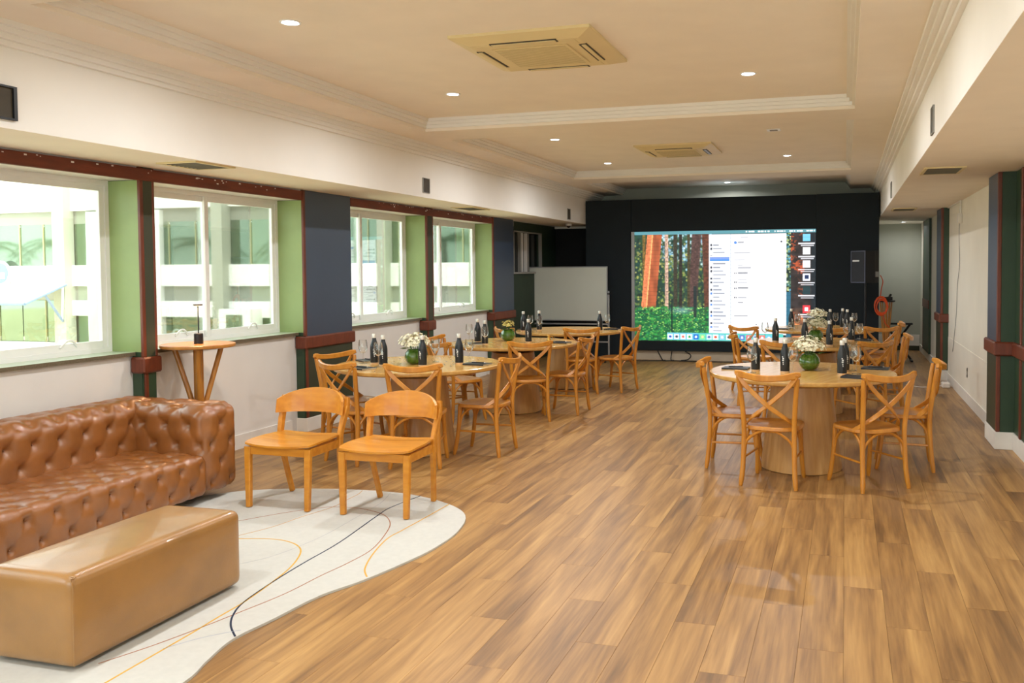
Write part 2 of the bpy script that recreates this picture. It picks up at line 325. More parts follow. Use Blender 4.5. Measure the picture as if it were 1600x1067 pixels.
def window(i, a, b, mid):
    w_ = bpy.data.objects.new('window_%d' % (i+1), None); COL.objects.link(w_); w_['kind'] = 'structure'; w_.location = (XG, (a+b)/2, .97)
    P = lambda mb, n, m: mb.build(n, m, w_, (-XG, -(a+b)/2, -.97))
    z0, z1 = .972, 2.262; t = .035
    f = MB(); f.box(XG-.06, XG+.01, a, a+t, z0, z1); f.box(XG-.06, XG+.01, b-t, b, z0, z1); f.box(XG-.06, XG+.01, a+t, b-t, z0, z0+t); f.box(XG-.06, XG+.01, a+t, b-t, z1-t, z1); P(f, 'window_frame', M['alu'])
    mid = mid or (a+b)/2
    for k, (p, q) in enumerate(((a+t, mid+.03), (mid-.03, b-t))):
        x = XG-.05+k*.028; s = .045
        g = MB(); g.box(x, x+.025, p, p+s, z0+t, z1-t, c=.002); g.box(x, x+.025, q-s, q, z0+t, z1-t, c=.002); g.box(x, x+.025, p+s, q-s, z0+t, z0+t+s+.01); g.box(x, x+.025, p+s, q-s, z1-t-s, z1-t); so_ = P(g, 'sash', M['alu'])
        pn = MB(); pn.box(x+.01, x+.014, p+s-.002, q-s+.002, z0+t+s, z1-t-s+.002); pn.build('pane', M['glass'], so_)
        hd = MB(); yy = (p+q)/2+.12; hd.tube(arc((x+.03, yy-.07, z0+t+.03), (x+.05, yy, z0+t+.13), (x+.03, yy+.07, z0+t+.03), 8), .008, 6); hd.build('sash_latch', M['alu'], so_)
    sl = MB(); sl.box(-5.42, XW+.035, a-.0, b, .945, .972); P(sl, 'window_sill', M['granite'])
    st = MB(); st.box(-5.42, XW+.034, a, b, .972, .9735); P(st, 'sill_top', M['sillt'])
    pd = bpy.data.lights.new('daylight_portal', 'AREA'); pd.shape = 'RECTANGLE'; pd.size = b-a; pd.size_y = z1-z0; pd.cycles.is_portal = True
    po = bpy.data.objects.new('daylight_portal', pd); COL.objects.link(po); po.location = (XG-.09, (a+b)/2, (z0+z1)/2); po.rotation_euler = Vector((1, 0, 0)).to_track_quat('-Z', 'Y').to_euler()
for i, (a, b, m_) in enumerate(WIN): window(i, a, b, m_)
# dark interior window beyond the last pillar
w6 = bpy.data.objects.new('window_6', None); COL.objects.link(w6); w6['kind'] = 'structure'; w6.location = (-5.2, 13.84, 1.53)
def p6(n, m, *b): return MB().box(*b).build(n, m, w6, (5.2, -13.84, -1.53))
p6('pane', M['dglass'], -5.3, -5.29, 13.16, 14.52, 1.53, 2.21)
g = MB(); g.box(-5.25, -5.19, 13.16, 13.185, 1.53, 2.21); g.box(-5.25, -5.19, 14.5, 14.52, 1.53, 2.21); g.box(-5.25, -5.19, 13.16, 14.52, 2.19, 2.21); g.box(-5.25, -5.17, 13.1, 14.55, 1.50, 1.53); g.build('window_frame', M['greyp'], w6, (5.2, -13.84, -1.53))
for y, m_ in ((13.58, 'greyp'), (13.66, 'alu'), (13.86, 'alu'), (13.95, 'greyp')): p6('mullion', M[m_], -5.288, -5.24, y, y+.045, 1.53, 2.19)  # pale bars stand in for light reflections in the dark glass
# pillars on the window wall
def pillar_left(a, b, label, near_face=True):
    t = thing('pillar', label, 'pillar', (XP, (a+b)/2, 0), 0, 'green and slate pillars between the windows'); Q = (-XP, -(a+b)/2, 0)
    wide = b-a > .4
    B = lambda n, m, *bb, c=0: MB().box(*bb, c=c).build(n, m, t, Q)
    B('base', M['base'], -5.44, XP+.012, a-.008, b+.008, 0, .132, c=.003)
    B('core', M['green'], -5.45, XP-.012, a+.006, b-.006, .13, ZL)
    B('lower_panel', M['green' if not wide else 'olive'], XP-.012, XP, a+.03, b-(.008 if wide else .02), .135, .812)
    B('side_panel', M['sage'], -5.45, XP-.02, a, a+.006, .972, 2.258); B('side_panel', M['green'], -5.16, XP-.02, a, a+.006, .135, .812)
    B('side_panel', M['sage'], -5.45, XP-.02, b-.006, b, .972, 2.258)
    B('front_panel', M['bluelit'] if wide else M['olive'], XP-.012, XP, a+.03, b-(.008 if wide else .022), .934, ZL-.004)
    B('corner_strip', M['brown'], XP-.024, XP+.003, a-.003, a+.03, .934, ZL-.004, c=.004); B('corner_strip', M['brown'], XP-.02, XP+.001, a+.012, a+.045, .135, .812, c=.003)
    if not wide: B('corner_strip', M['brown'], XP-.024, XP+.003, b-.022, b+.003, .934, ZL-.004, c=.004)
    B('band', M['brown'], -5.165, XP+.024, a-.026, b+.024, .812, .934, c=.012)
pillar_left(5.277, 5.414, 'narrow brown-edged pillar behind the tufted sofa, beside the lamp table')
pillar_left(7.296, 8.134, 'wide pillar with painted-in blue reflection standing behind the nearest round table on the window side')
pillar_left(9.861, 10.037, 'narrow pillar between the two farthest bright windows')
pillar_left(11.994, 12.824, 'wide dark pillar beside the whiteboard, farthest along the window wall')
# ------------------------------------------------------------------ right wall
XR = 1.37
wr = MB(); wr.box(XR, 1.55, 8.2, YR, 0, ZL+.03); wr.box(1.42, 1.55, Y0, 8.2, 0, ZL+.03); wr.build('wall_right', M['wallr'], kind='structure')
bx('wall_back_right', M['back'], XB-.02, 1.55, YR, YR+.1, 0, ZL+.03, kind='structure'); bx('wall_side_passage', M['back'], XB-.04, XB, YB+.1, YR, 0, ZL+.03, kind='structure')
nw = MB(); nw.box(-5.5, -4.6, Y0-.1, Y0, 0, 3.2); nw.box(1.0, 1.6, Y0-.1, Y0, 0, 3.2); nw.box(-4.6, 1.0, Y0-.1, Y0, 2.4, 3.2); nw.box(-4.6, 1.0, Y0-.1, Y0, 0, .4); nw.build('wall_near', M['wall'], kind='structure')
w7 = bpy.data.objects.new('window_7', None); COL.objects.link(w7); w7['kind'] = 'structure'; w7.location = (-1.8, Y0, .4)  # unseen glazing added behind the camera to let in fill daylight
for k in range(4):
    a = -4.6+k*1.4; g = MB(); g.box(a, a+.04, Y0-.08, Y0-.02, .4, 2.4); g.box(a+1.36, a+1.4, Y0-.08, Y0-.02, .4, 2.4); g.build('sash', M['alu'], w7, (1.8, -Y0, -.4)); MB().box(a+.04, a+1.36, Y0-.055, Y0-.05, .4, 2.4).build('pane', M['glass'], w7, (1.8, -Y0, -.4))
pd = bpy.data.lights.new('daylight_portal', 'AREA'); pd.shape = 'RECTANGLE'; pd.size = 5.6; pd.size_y = 2.0; pd.cycles.is_portal = True
po = bpy.data.objects.new('daylight_portal', pd); COL.objects.link(po); po.location = (-1.8, Y0-.12, 1.4); po.rotation_euler = Vector((0, 1, 0)).to_track_quat('-Z', 'Y').to_euler()
br = MB(); br.box(XR-.016, XR, 8.62, YR, 0, .125); br.build('baseboard_right', M['base'], kind='structure')
bx('baseboard_back', M['olive'], XB, XR-.016, YR-.018, YR, 0, .09, kind='structure'); bx('trim_7', M['base'], XB, XR-.016, YR-.016, YR, .09, .3, kind='structure')
bx('trim_8', M['wallr'], XR-.006, XR, 8.62, 12.7, .0, .62, kind='structure')
ZR = ZL+.03
def pillar_right(a, b, depth, label):
    t = thing('pillar', label, 'pillar', (XR-depth, (a+b)/2, 0), 0, 'green pillars on the right wall'); Q = (-(XR-depth), -(a+b)/2, 0); x = XR-depth
    B = lambda n, m, *bb, c=0: MB().box(*bb, c=c).build(n, m, t, Q)
    B('base', M['base'], x-.012, 1.41, a-.012, b+.012, 0, .15, c=.003)
    B('core', M['green'], x+.012, 1.415, a+.008, b-.008, .15, ZR-.002)
    B('front_panel', M['green'], x+.03, 1.41, a, a+.008, .93, ZR-.004); B('front_panel', M['green'], x+.03, 1.41, a, a+.008, .15, .81)
    B('aisle_panel', M['bluelit'], x, x+.012, a+.035, b, .93, ZR-.004); B('aisle_panel', M['olive'], x, x+.012, a+.035, b, .15, .81)
    B('corner_strip', M['brown'], x-.003, x+.03, a-.004, a+.035, .93, ZR-.004, c=.004); B('corner_strip', M['brown'], x-.003, x+.03, a-.004, a+.035, .15, .81, c=.004)
    B('band', M['brown'], x-.028, 1.41, a-.028, b+.02, .81, .93, c=.012)
    return t
pillar_right(8.07, 8.6, .11, 'near green pillar with painted-in blue sheen on the right wall beside the doorway edge')
pillar_right(12.72, 13.35, .10, 'farther green pillar on the right wall with a brown band')
# green panelling between the near pillar and the frame edge
pan = thing('wall_panelling', 'dark green wall panel with brown posts at the right edge of the picture', 'wall panel', (1.41, 7.6, 0)); Q = (-1.41, -7.6, 0)
MB().box(1.40, 1.42, 7.2, 8.05, .15, ZR-.002).build('panel', M['green'], pan, Q); MB().box(1.388, 1.42, 7.2, 8.05, 0, .15, c=.003).build('base', M['base'], pan, Q)
MB().box(1.385, 1.42, 7.74, 7.79, .15, ZR-.002, c=.005).build('post', M['brown'], pan, Q); MB().box(1.372, 1.42, 7.2, 8.04, .81, .93, c=.012).build('band', M['brown'], pan, Q)
far = thing('door_panelling', 'narrow dark green door panel at the far end of the right wall', 'door', (1.36, 15.8, 0)); Q = (-1.36, -15.8, 0)
MB().box(1.335, 1.37, 15.25, 16.3, .13, ZR-.01).build('panel', M['green'], far, Q); MB().box(1.33, 1.37, 16.3, 16.36, .13, ZR-.01).build('frame', M['brown'], far, Q); MB().box(1.322, 1.335, 15.25, 16.36, .88, 1.02).build('band', M['brown'], far, Q)
# ------------------------------------------------------------------ outside: wing of the building across the court
YF = 20.0
bld = thing('building_wing', 'white building wing with glazed storeys seen through the windows', 'building', (-20, YF, -1.2)); Q = (20, -YF, 1.2)
def E_(n, m, *b): return MB().box(*b).build(n, m, bld, Q)
E_('wall_band', M['xwhite'], -45, -6, YF, YF+.6, 3.34, 8); E_('wall_band', M['xgrey'], -45, -6, YF+.12, YF+.6, 2.97, 3.34); E_('wall_band', M['xwhite'], -45, -6, YF, YF+.6, 1.16, 1.757)
E_('wall_band', M['xgrey'], -45, -6, YF+.1, YF+.6, .74, 1.16); E_('wall_band', M['xwhite'], -45, -6, YF-.02, YF+.6, -3, -.5); E_('wall_band', M['xwhite'], -21.66, -6, YF-.02, YF+.2, .3, .74)
E_('interior', M['xgreen'], -45, -6, YF+1.6, YF+1.8, -.5, 3.0)
for a, b in ((-31.2, -30.8), (-26.6, -26.2), (-22.08, -21.66), (-16.6, -16.25), (-11.54, -11.3)): E_('column', M['xcol'], a, b, YF-.25, YF+.1, -3, 8)
for a, b in ((-21.07, -20.66), (-18.9, -18.5), (-14.3, -13.9), (-10.4, -10.1)): E_('pilaster', M['xwhite'], a, b, YF-.04, YF+.2, -3, 3.3)
xg = mat('facade_glass', rgb(132, 150, 126), .04, .05, 1); xg.node_tree.nodes['Principled BSDF'].inputs['Metallic'].default_value = .75
pan1 = MB().box(0, .86, 0, .02, 0, 1.213).mesh('pane'); pan1.materials.append(xg); pan2 = MB().box(0, .86, 0, .02, 0, .8).mesh('pane'); pan2.materials.append(xg)
mul = MB().box(-.006, .006, -.02, .02, 0, 1.213).mesh('mullion'); mul.materials.append(mat('facade_mullion', rgb(206, 200, 150), .5))
for k in range(26):
    x = -30+k*.9; obj('pane', pan1, None, bld, (x+20+.02, .12, 1.757+1.2)); obj('mullion', mul, None, bld, (x+20, .1, 1.757+1.2))
    obj('pane', pan2, None, bld, (x+20+.02, .14, -.5+1.2)).scale = (1, 1, 1.54 if x < -22 else 1)
    if k % 2 == 0: obj('mullion', mul, None, bld, (x+20, .12, -.5+1.2)).scale = (1, 1, 1.01 if x < -22 else .66)
E_('window_box', M['xwhite'], -16.2, -15.2, YF-.5, YF, -.35, .55); E_('window_box_pane', xg, -15.95, -15.45, YF-.52, YF-.5, -.25, .4)
aw = thing('awning', 'pale blue-white fabric awning with folding arm outside the nearest window', 'awning', (-24, YF-1.4, .3)); Q = (24, -(YF-1.4), -.3)
MB().add([(-30, YF-.28, 1.22), (-21.6, YF-.28, 1.22), (-21.6, YF-.28, 1.18), (-30, YF-.28, 1.18), (-30, YF-1.6, .72), (-21.6, YF-1.6, .72), (-21.6, YF-1.6, .68), (-30, YF-1.6, .68)],
         [(0, 1, 5, 4), (3, 7, 6, 2), (1, 2, 6, 5), (4, 5, 6, 7)]).build('canopy', M['awn'], aw, Q)
MB().tube([(-30, YF-1.6, .70), (-21.58, YF-1.6, .70)], .04, 8).build('front_bar', M['awnb'], aw, Q); MB().tube([(-21.57, YF-.28, 1.2), (-21.57, YF-1.6, .7)], .03, 8).build('side_bar', M['awnb'], aw, Q)
MB().tube([(-21.62, YF-.95, .93), (-21.75, YF-.27, .15)], .035, 8).build('folding_arm', M['awnb'], aw, Q); MB().tube([(-21.7, YF-.29, 1.15), (-21.75, YF-.29, .15)], .03, 8).build('arm_post', M['alu'], aw, Q)
em = thing('round_emblem', 'round blue-grey emblem on the white wall above the awning', 'sign', (-24.3, YF-.03, 1.5)); 
sgn = MB(); sgn.tube([(0, -.03, 0), (0, .0, 0)], .42, 28); sgn.build('disc', M['awn'], em); s2 = MB(); s2.tube([(0, -.045, .05), (0, -.03, .05)], .3, 24); s2.build('ring', M['awnb'], em); s3 = MB(); s3.box(-.12, .2, -.06, -.045, -.12, .06); s3.build('letter_block', M['white'], em)
bx('ground', M['ground'], -60, -5.6, -30, 60, -1.4, -1.2, kind='structure')
# palms across the court, seen as reflections in the wing's glass
def palm():
    t = thing('palm_tree', 'tall feathery palm tree in the courtyard', 'palm', (0, 0, -1.2)); P = MB(); P.tube([(0, 0, 0), (.1, 0, 2), (.05, .1, 4.2)], [.2, .15, .12], 8); P.build('trunk', M['trunk'], t)
    f = MB()
    for k in range(15):
        a = k*2.4; d = Vector((math.cos(a), math.sin(a), 0)); L = 2.4; up_ = .9-.5*(k % 3)/2
        rib = [Vector((.05, .1, 4.2))+d*L*s+Vector((0, 0, up_*s*1.6-2.2*s*s)) for s in (0, .2, .4, .6, .8, 1)]; sd_ = d.cross(Vector((0, 0, 1)))
        for i in range(5):
            for j in range(3):
                p = rib[i].lerp(rib[i+1], j/3)
                for s in (-1, 1):
                    q = p+sd_*s*(.55-.06*i)+d*.25+Vector((0, 0, -.28)); f.add([p, p+d*.07, q], [(0, 1, 2)])
    f.build('fronds', M['palm'], t, kind='stuff'); return t
pl = palm(); pl.location = (-17, 5.5, -1.2); pl['label'] = 'palm tree mirrored in the courtyard glass of the third window'
for i, (x, y, lb) in enumerate(((-23, 6.5, 'palm tree mirrored in the courtyard glass beside the table lamp'), (-30, 5, 'palm tree mirrored right of the first pale column in the courtyard glass'), (-37, 6.5, 'palm tree mirrored in the glass above the awning'), (-44, 5, 'palm tree mirrored at the left edge of the courtyard glass'))):
    c = copy_tree(pl); c.location = (x, y, -1.2); c.rotation_euler = (0, 0, i*1.3); c['label'] = lb
for o in bpy.data.objects:
    if o.get('category') == 'palm': o['group'] = 'palms in the courtyard'
# ------------------------------------------------------------------ sofa with diamond tufting
TA, TBV = .185, .132
def tuft(u, v, a=TA, b=TBV):
    """height of a diamond-tufted surface, buttons on a staggered lattice"""
    j = np.round(v/b); best = np.full(u.shape, 9.0)
    for dj in (-1, 0, 1):
        jj = j+dj; sh = np.where(np.mod(jj, 2) == 1, .5, 0.0); i = np.round(u/a-sh)
        for di in (-1, 0, 1): best = np.minimum(best, np.hypot(u-(i+di+sh)*a, v-jj*b))
    p = u/a+v/(2*b); q = u/a-v/(2*b)
    crease = np.minimum(np.abs(p-np.round(p)), np.abs(q-np.round(q)))*a
    return -.022*np.exp(-(best/.020)**2)-.014*np.exp(-(best/.052)**2)-.0045*np.exp(-(crease/.006)**2)*np.exp(-(best/.11)**2)-.004*np.exp(-(crease/.022)**2)+.005
def tufted_box(x0, x1, y0, y1, z0, z1, r, step=.0125, skip=(), scale=1.0, ph=(0, 0, 0)):
    h = np.array([(x1-x0)/2, (y1-y0)/2, (z1-z0)/2]); c = np.array([(x0+x1)/2, (y0+y1)/2, (z0+z1)/2]); V = []; Fc = []; n0 = 0
    for ax in range(3):
        for sg in (-1, 1):
            if (ax, sg) in skip: continue
            a1, a2 = [k for k in range(3) if k != ax]; n1 = max(2, int(2*h[a1]/step)); n2 = max(2, int(2*h[a2]/step))
            g1, g2 = np.meshgrid(np.linspace(-h[a1], h[a1], n1+1), np.linspace(-h[a2], h[a2], n2+1), indexing='ij')
            P = np.zeros(g1.shape+(3,)); P[..., ax] = sg*h[ax]; P[..., a1] = g1; P[..., a2] = g2
            q = np.clip(P, -(h-r), h-r); d = P-q; ln = np.linalg.norm(d, axis=-1, keepdims=True); N = d/np.maximum(ln, 1e-9); W = q+N*r
            A = W+c+np.array(ph); wts = np.abs(N)**3; wts /= wts.sum(-1, keepdims=True)
            H = wts[..., 0]*tuft(A[..., 1], A[..., 2])+wts[..., 1]*tuft(A[..., 0], A[..., 2])+wts[..., 2]*tuft(A[..., 1], A[..., 0])
            W = W+N*(H*scale)[..., None]+c; V.append(W.reshape(-1, 3)); m2 = n2+1
            I = np.arange((n1+1)*(n2+1)).reshape(n1+1, n2+1)+n0
            qd = np.stack([I[:-1, :-1], I[1:, :-1], I[1:, 1:], I[:-1, 1:]], -1).reshape(-1, 4)
            flip = (sg > 0) == (ax == 1)
            Fc.append(qd[:, ::-1] if flip else qd); n0 += (n1+1)*(n2+1)
    V = np.concatenate(V); Fc = np.concatenate(Fc); me = bpy.data.meshes.new('tufted'); me.from_pydata(V.tolist(), [], Fc.tolist())
    bm = bmesh.new(); bm.from_mesh(me); bmesh.ops.remove_doubles(bm, verts=bm.verts, dist=.0004); bm.to_mesh(me); bm.free()
    for p in me.polygons: p.use_smooth = True
    return me
SX0, SX1, SY0, SY1 = -5.04, -4.14, 2.5, 5.17
sofa = thing('sofa', 'long tan leather sofa with deep diamond button tufting under the windows', 'sofa', ((SX0+SX1)/2, (SY0+SY1)/2, 0)); SQ = (-(SX0+SX1)/2, -(SY0+SY1)/2, 0)
obj('seat', tufted_box(-4.82, SX1, SY0+.3, SY1-.30, .05, .345, .07, skip=((0, -1), (2, -1))), M['leather'], sofa, SQ)
obj('backrest', tufted_box(SX0, -4.72, SY0, SY1-.06, .05, .685, .11, skip=((2, -1),)), M['leather'], sofa, SQ)
for a, b in ((SY1-.34, SY1), (SY0, SY0+.34)): obj('arm', tufted_box(SX0+.02, SX1+.004, a, b, .05, .665, .085, skip=((2, -1),), ph=(.04, 0, 0)), M['leather'], sofa, SQ)
bx('base', M['dark'], SX0+.04, SX1-.04, SY0+.04, SY1-.04, 0.006, .07).parent = sofa; sofa.children[-1].location = SQ
bt = MB()
def button(x, y, z): bt.lathe([(.003, -.004), (.006, 0), (.003, .004)], 6, (x, y, z))
for k in range(-40, 60):
    for j in range(0, 8):
        y = (k+(.5 if j % 2 else 0))*TA; z = j*TBV
        if SY0+.35 < y < SY1-.36 and .1 < z < .3: button(SX1-.028, y, z)
        if SY0+.35 < y < SY1-.36 and .40 < z < .62: button(-4.72-.03, y, z)
        if SY1-.3 < y < SY1-.03 and .1 < z < .62: button(SX1-.024, y, z)
    for j in range(-45, -25):
        y = (k+(.5 if j % 2 else 0))*TA; x = j*TBV
        if SY0+.35 < y < SY1-.36 and -4.70 < x < SX1-.06: button(x, y, .345-.036)
bt.build('buttons', M['leather'], sofa, SQ, kind='stuff')
# ------------------------------------------------------------------ ottoman
OT = thing('ottoman', 'long camel leather bench ottoman on the cream rug', 'ottoman', (-3.105, 3.11, .02)); 
def rbox_mesh(hx, hy, hz, r, step, bulge=0):
    me = bpy.data.meshes.new('cushion'); V = []; Fc = []; n0 = 0; h = np.array([hx, hy, hz])
    for ax in range(3):
        for sg in (-1, 1):
            a1, a2 = [k for k in range(3) if k != ax]; n1 = max(4, int(2*h[a1]/step)); n2 = max(4, int(2*h[a2]/step))
            g1, g2 = np.meshgrid(np.linspace(-h[a1], h[a1], n1+1), np.linspace(-h[a2], h[a2], n2+1), indexing='ij')
            P = np.zeros(g1.shape+(3,)); P[..., ax] = sg*h[ax]; P[..., a1] = g1; P[..., a2] = g2
            q = np.clip(P, -(h-r), h-r); d = P-q; N = d/np.maximum(np.linalg.norm(d, axis=-1, keepdims=True), 1e-9); W = q+N*r
            W[..., 2] += bulge*(W[..., 2] > hz*.5)*np.cos(np.clip(W[..., 0]/hx, -1, 1)*1.4)*np.cos(np.clip(W[..., 1]/hy, -1, 1)*1.4)
            V.append(W.reshape(-1, 3)); I = np.arange((n1+1)*(n2+1)).reshape(n1+1, n2+1)+n0
            qd = np.stack([I[:-1, :-1], I[1:, :-1], I[1:, 1:], I[:-1, 1:]], -1).reshape(-1, 4); Fc.append(qd[:, ::-1] if ((sg > 0) == (ax == 1)) else qd); n0 += I.size
    me.from_pydata(np.concatenate(V).tolist(), [], np.concatenate(Fc).tolist()); bm = bmesh.new(); bm.from_mesh(me); bmesh.ops.remove_doubles(bm, verts=bm.verts, dist=.0004); bm.to_mesh(me); bm.free()
    for p in me.polygons: p.use_smooth = True
    return me
obj('body', rbox_mesh(.225, .49, .185, .038, .02, .01), M['otto'], OT, (0, 0, .19))
MB().tube(crv([(.219, -.484, -.17), (.2215, -.486, 0), (.2195, -.482, .13), (.205, -.478, .168), (.19, -.47, .178), (-.19, -.47, .178)], 6), .0022, 6).build('seam', M['otto'], OT, (0, 0, .19))
# ------------------------------------------------------------------ rug with inlaid lines
RUG = [(-3.761, 5.335), (-3.338, 5.408), (-2.923, 5.39), (-2.552, 5.232), (-2.325, 5.012), (-2.227, 4.69), (-2.221, 4.384), (-2.257, 4.153), (-2.337, 3.833), (-2.432, 3.585), (-2.471, 3.298), (-2.505, 3.064), (-2.469, 2.867), (-2.422, 2.674), (-2.45, 2.3), (-2.7, 1.9), (-3.3, 1.75), (-4.0, 2.0), (-4.45, 2.8), (-4.6, 3.8), (-4.45, 4.7), (-4.15, 5.15)]
out = [(p.x, p.y) for p in crv([(*p, 0) for p in RUG]+[(*RUG[0], 0)], 5)][:-1]
rug = tag(MB().prism(out[::-1], .0005, .012).build('rug', M['rug']), 'cream organic-shaped rug with thin coloured curving lines', 'rug')
LINES = dict(
 navy=[(-2.51, 3.08), (-2.608, 3.173), (-2.68, 3.28), (-2.731, 3.413), (-2.766, 3.665), (-2.786, 3.954), (-2.797, 4.322), (-2.864, 4.841), (-2.88, 5.056), (-2.828, 5.367)],
 yellow=[(-2.70, 2.35), (-2.71, 2.7), (-2.717, 3.063), (-2.726, 3.246), (-2.731, 3.413), (-2.766, 3.665), (-2.817, 3.901), (-2.906, 4.109), (-3.004, 4.215), (-3.129, 4.269), (-3.255, 4.271), (-3.418, 4.228)],
 rust=[(-2.868, 2.72), (-2.79, 2.9), (-2.731, 3.079), (-2.676, 3.281), (-2.61, 3.553), (-2.584, 3.821), (-2.555, 4.031), (-2.551, 4.268), (-2.637, 4.581), (-2.717, 4.755), (-2.839, 4.89), (-2.988, 4.96), (-3.112, 4.986), (-3.241, 4.971), (-3.326, 4.93), (-3.487, 4.763), (-3.658, 4.528)],
 tan=[(-3.453, 4.273), (-3.364, 4.485), (-3.32, 4.721), (-3.26, 4.957), (-3.267, 5.168), (-3.272, 5.292), (-3.296, 5.39)],
 grey=[(-2.72, 2.9), (-2.663, 3.0), (-2.603, 3.074), (-2.531, 3.143)], greyb=[(-3.117, 3.851), (-3.015, 4.032), (-2.961, 4.385), (-2.978, 4.811), (-2.998, 5.118), (-3.072, 5.39)],
 amber=[(-2.345, 3.866), (-2.423, 3.977), (-2.505, 4.199), (-2.564, 4.454), (-2.56, 4.62), (-2.549, 4.882), (-2.54, 5.22)])
LC = dict(navy=rgb(34, 44, 66), yellow=rgb(206, 160, 60), rust=rgb(160, 104, 70), tan=rgb(196, 154, 96), grey=rgb(176, 178, 184), greyb=rgb(186, 186, 184), amber=rgb(208, 160, 70))
for k, pts in LINES.items():
    P = crv([(x, y, .0122) for x, y in pts], 6); MB().ribbon(P, [Vector((-(P[min(i+1, len(P)-1)]-P[max(i-1, 0)]).y, (P[min(i+1, len(P)-1)]-P[max(i-1, 0)]).x, 0)) for i in range(len(P))], .009 if k in ('navy', 'yellow', 'amber') else .006, .0014).build('inlaid_line', mat('rug_line_'+k, LC[k], .9, .1, 40), rug)
# ------------------------------------------------------------------ lounge chairs with wide curved back
def lounge_chair():
    t = thing('lounge_chair', '', 'chair', (0, 0, 0), math.pi, 'pair of wide-backed wooden chairs on the rug')   # local +Y is the front
    m = M['wchair']
    for s in (-1, 1):
        MB().ribbon([(s*.222, .19, 0), (s*.226, .185, .2), (s*.228, .18, .40)], (1, 0, 0), [.034, .042, .048], .036).build('leg', m, t)
        MB().ribbon(crv([(s*.20, -.245, 0), (s*.222, -.20, .22), (s*.236, -.175, .40), (s*.243, -.195, .50), (s*.252, -.235, .60), (s*.250, -.25, .68)], 4), (0, 1, 0), [.034]*5+[.046]*8+[.05]*4+[.04]*3+[.034], .032).build('leg', m, t)
        MB().box(s*.228-.012, s*.228+.012, -.165, .165, .345, .402, c=.003).build('side_rail', m, t)
    MB().box(-.206, .206, .168, .19, .348, .402, c=.003).build('front_rail', m, t); MB().box(-.20, .20, -.19, -.17, .348, .40, c=.003).build('back_rail', m, t)
    nx, ny = 20, 20; vs = []; fs = []
    for lay in (0, 1):
        for i in range(nx+1):
            for j in range(ny+1):
                u, v = -1+2*i/nx, -1+2*j/ny; wx = .262-.028*max(0, -v)-.012*max(0, v)**6; x = u*wx*(1-.03*abs(v)**8); y = v*(.222-.022*abs(u)**4)-.005
                vs.append((x, y, .414+.012*u*u-.008*(1-u*u)*(1-v*v)-.010*max(0, v)**3+(.012 if lay else 0)))
    n = (nx+1)*(ny+1); id_ = lambda i, j, l: l*n+i*(ny+1)+j
    for i in range(nx):
        for j in range(ny): fs += [(id_(i, j, 1), id_(i+1, j, 1), id_(i+1, j+1, 1), id_(i, j+1, 1)), (id_(i, j, 0), id_(i, j+1, 0), id_(i+1, j+1, 0), id_(i+1, j, 0))]
    for i in range(nx): fs += [(id_(i, 0, 0), id_(i+1, 0, 0), id_(i+1, 0, 1), id_(i, 0, 1)), (id_(i+1, ny, 0), id_(i, ny, 0), id_(i, ny, 1), id_(i+1, ny, 1))]
    for j in range(ny): fs += [(id_(0, j+1, 0), id_(0, j, 0), id_(0, j, 1), id_(0, j+1, 1)), (id_(nx, j, 0), id_(nx, j+1, 0), id_(nx, j+1, 1), id_(nx, j, 1))]
    MB().add(vs, fs, True).build('seat', m, t)
    vs = []; fs = []; na, nb = 24, 6
    for lay in (0, 1):
        for i in range(na+1):
            u = -1+2*i/na; R = .262+.006*lay; a = u*1.12; x = math.sin(a)/math.sin(1.12)*(.256+.012*lay); y = -.30-.012*lay+.115*(1-math.cos(a))/(1-math.cos(1.12))
            top = .735-.075*u*u; bot = .568+.0*u
            for j in range(nb+1):
                z = bot+(top-bot)*j/nb; vs.append((x, y-(z-.6)*.18, z))
    n = (na+1)*(nb+1); id_ = lambda i, j, l: l*n+i*(nb+1)+j
    for i in range(na):
        for j in range(nb): fs += [(id_(i, j, 0), id_(i, j+1, 0), id_(i+1, j+1, 0), id_(i+1, j, 0)), (id_(i, j, 1), id_(i+1, j, 1), id_(i+1, j+1, 1), id_(i, j+1, 1))]
        fs += [(id_(i, 0, 0), id_(i+1, 0, 0), id_(i+1, 0, 1), id_(i, 0, 1)), (id_(i, nb, 1), id_(i+1, nb, 1), id_(i+1, nb, 0), id_(i, nb, 0))]
    for j in range(nb): fs += [(id_(0, j, 0), id_(0, j, 1), id_(0, j+1, 1), id_(0, j+1, 0)), (id_(na, j, 1), id_(na, j, 0), id_(na, j+1, 0), id_(na, j+1, 1))]
    mbk = MB(); mbk.add([(x, y+.03, z) for x, y, z in vs], fs, True); mbk.build('backrest', m, t)
    return t
lc = lounge_chair(); lc.location = (-3.577, 5.015, .0168); lc['label'] = 'wide-backed honey wooden chair next to the sofa arm'
c = copy_tree(lc); c.location = (-2.872, 5.02, .0168); c.rotation_euler = (0, 0, math.pi+.02); c['label'] = 'wide-backed honey wooden chair nearer the rug edge, right of its twin'
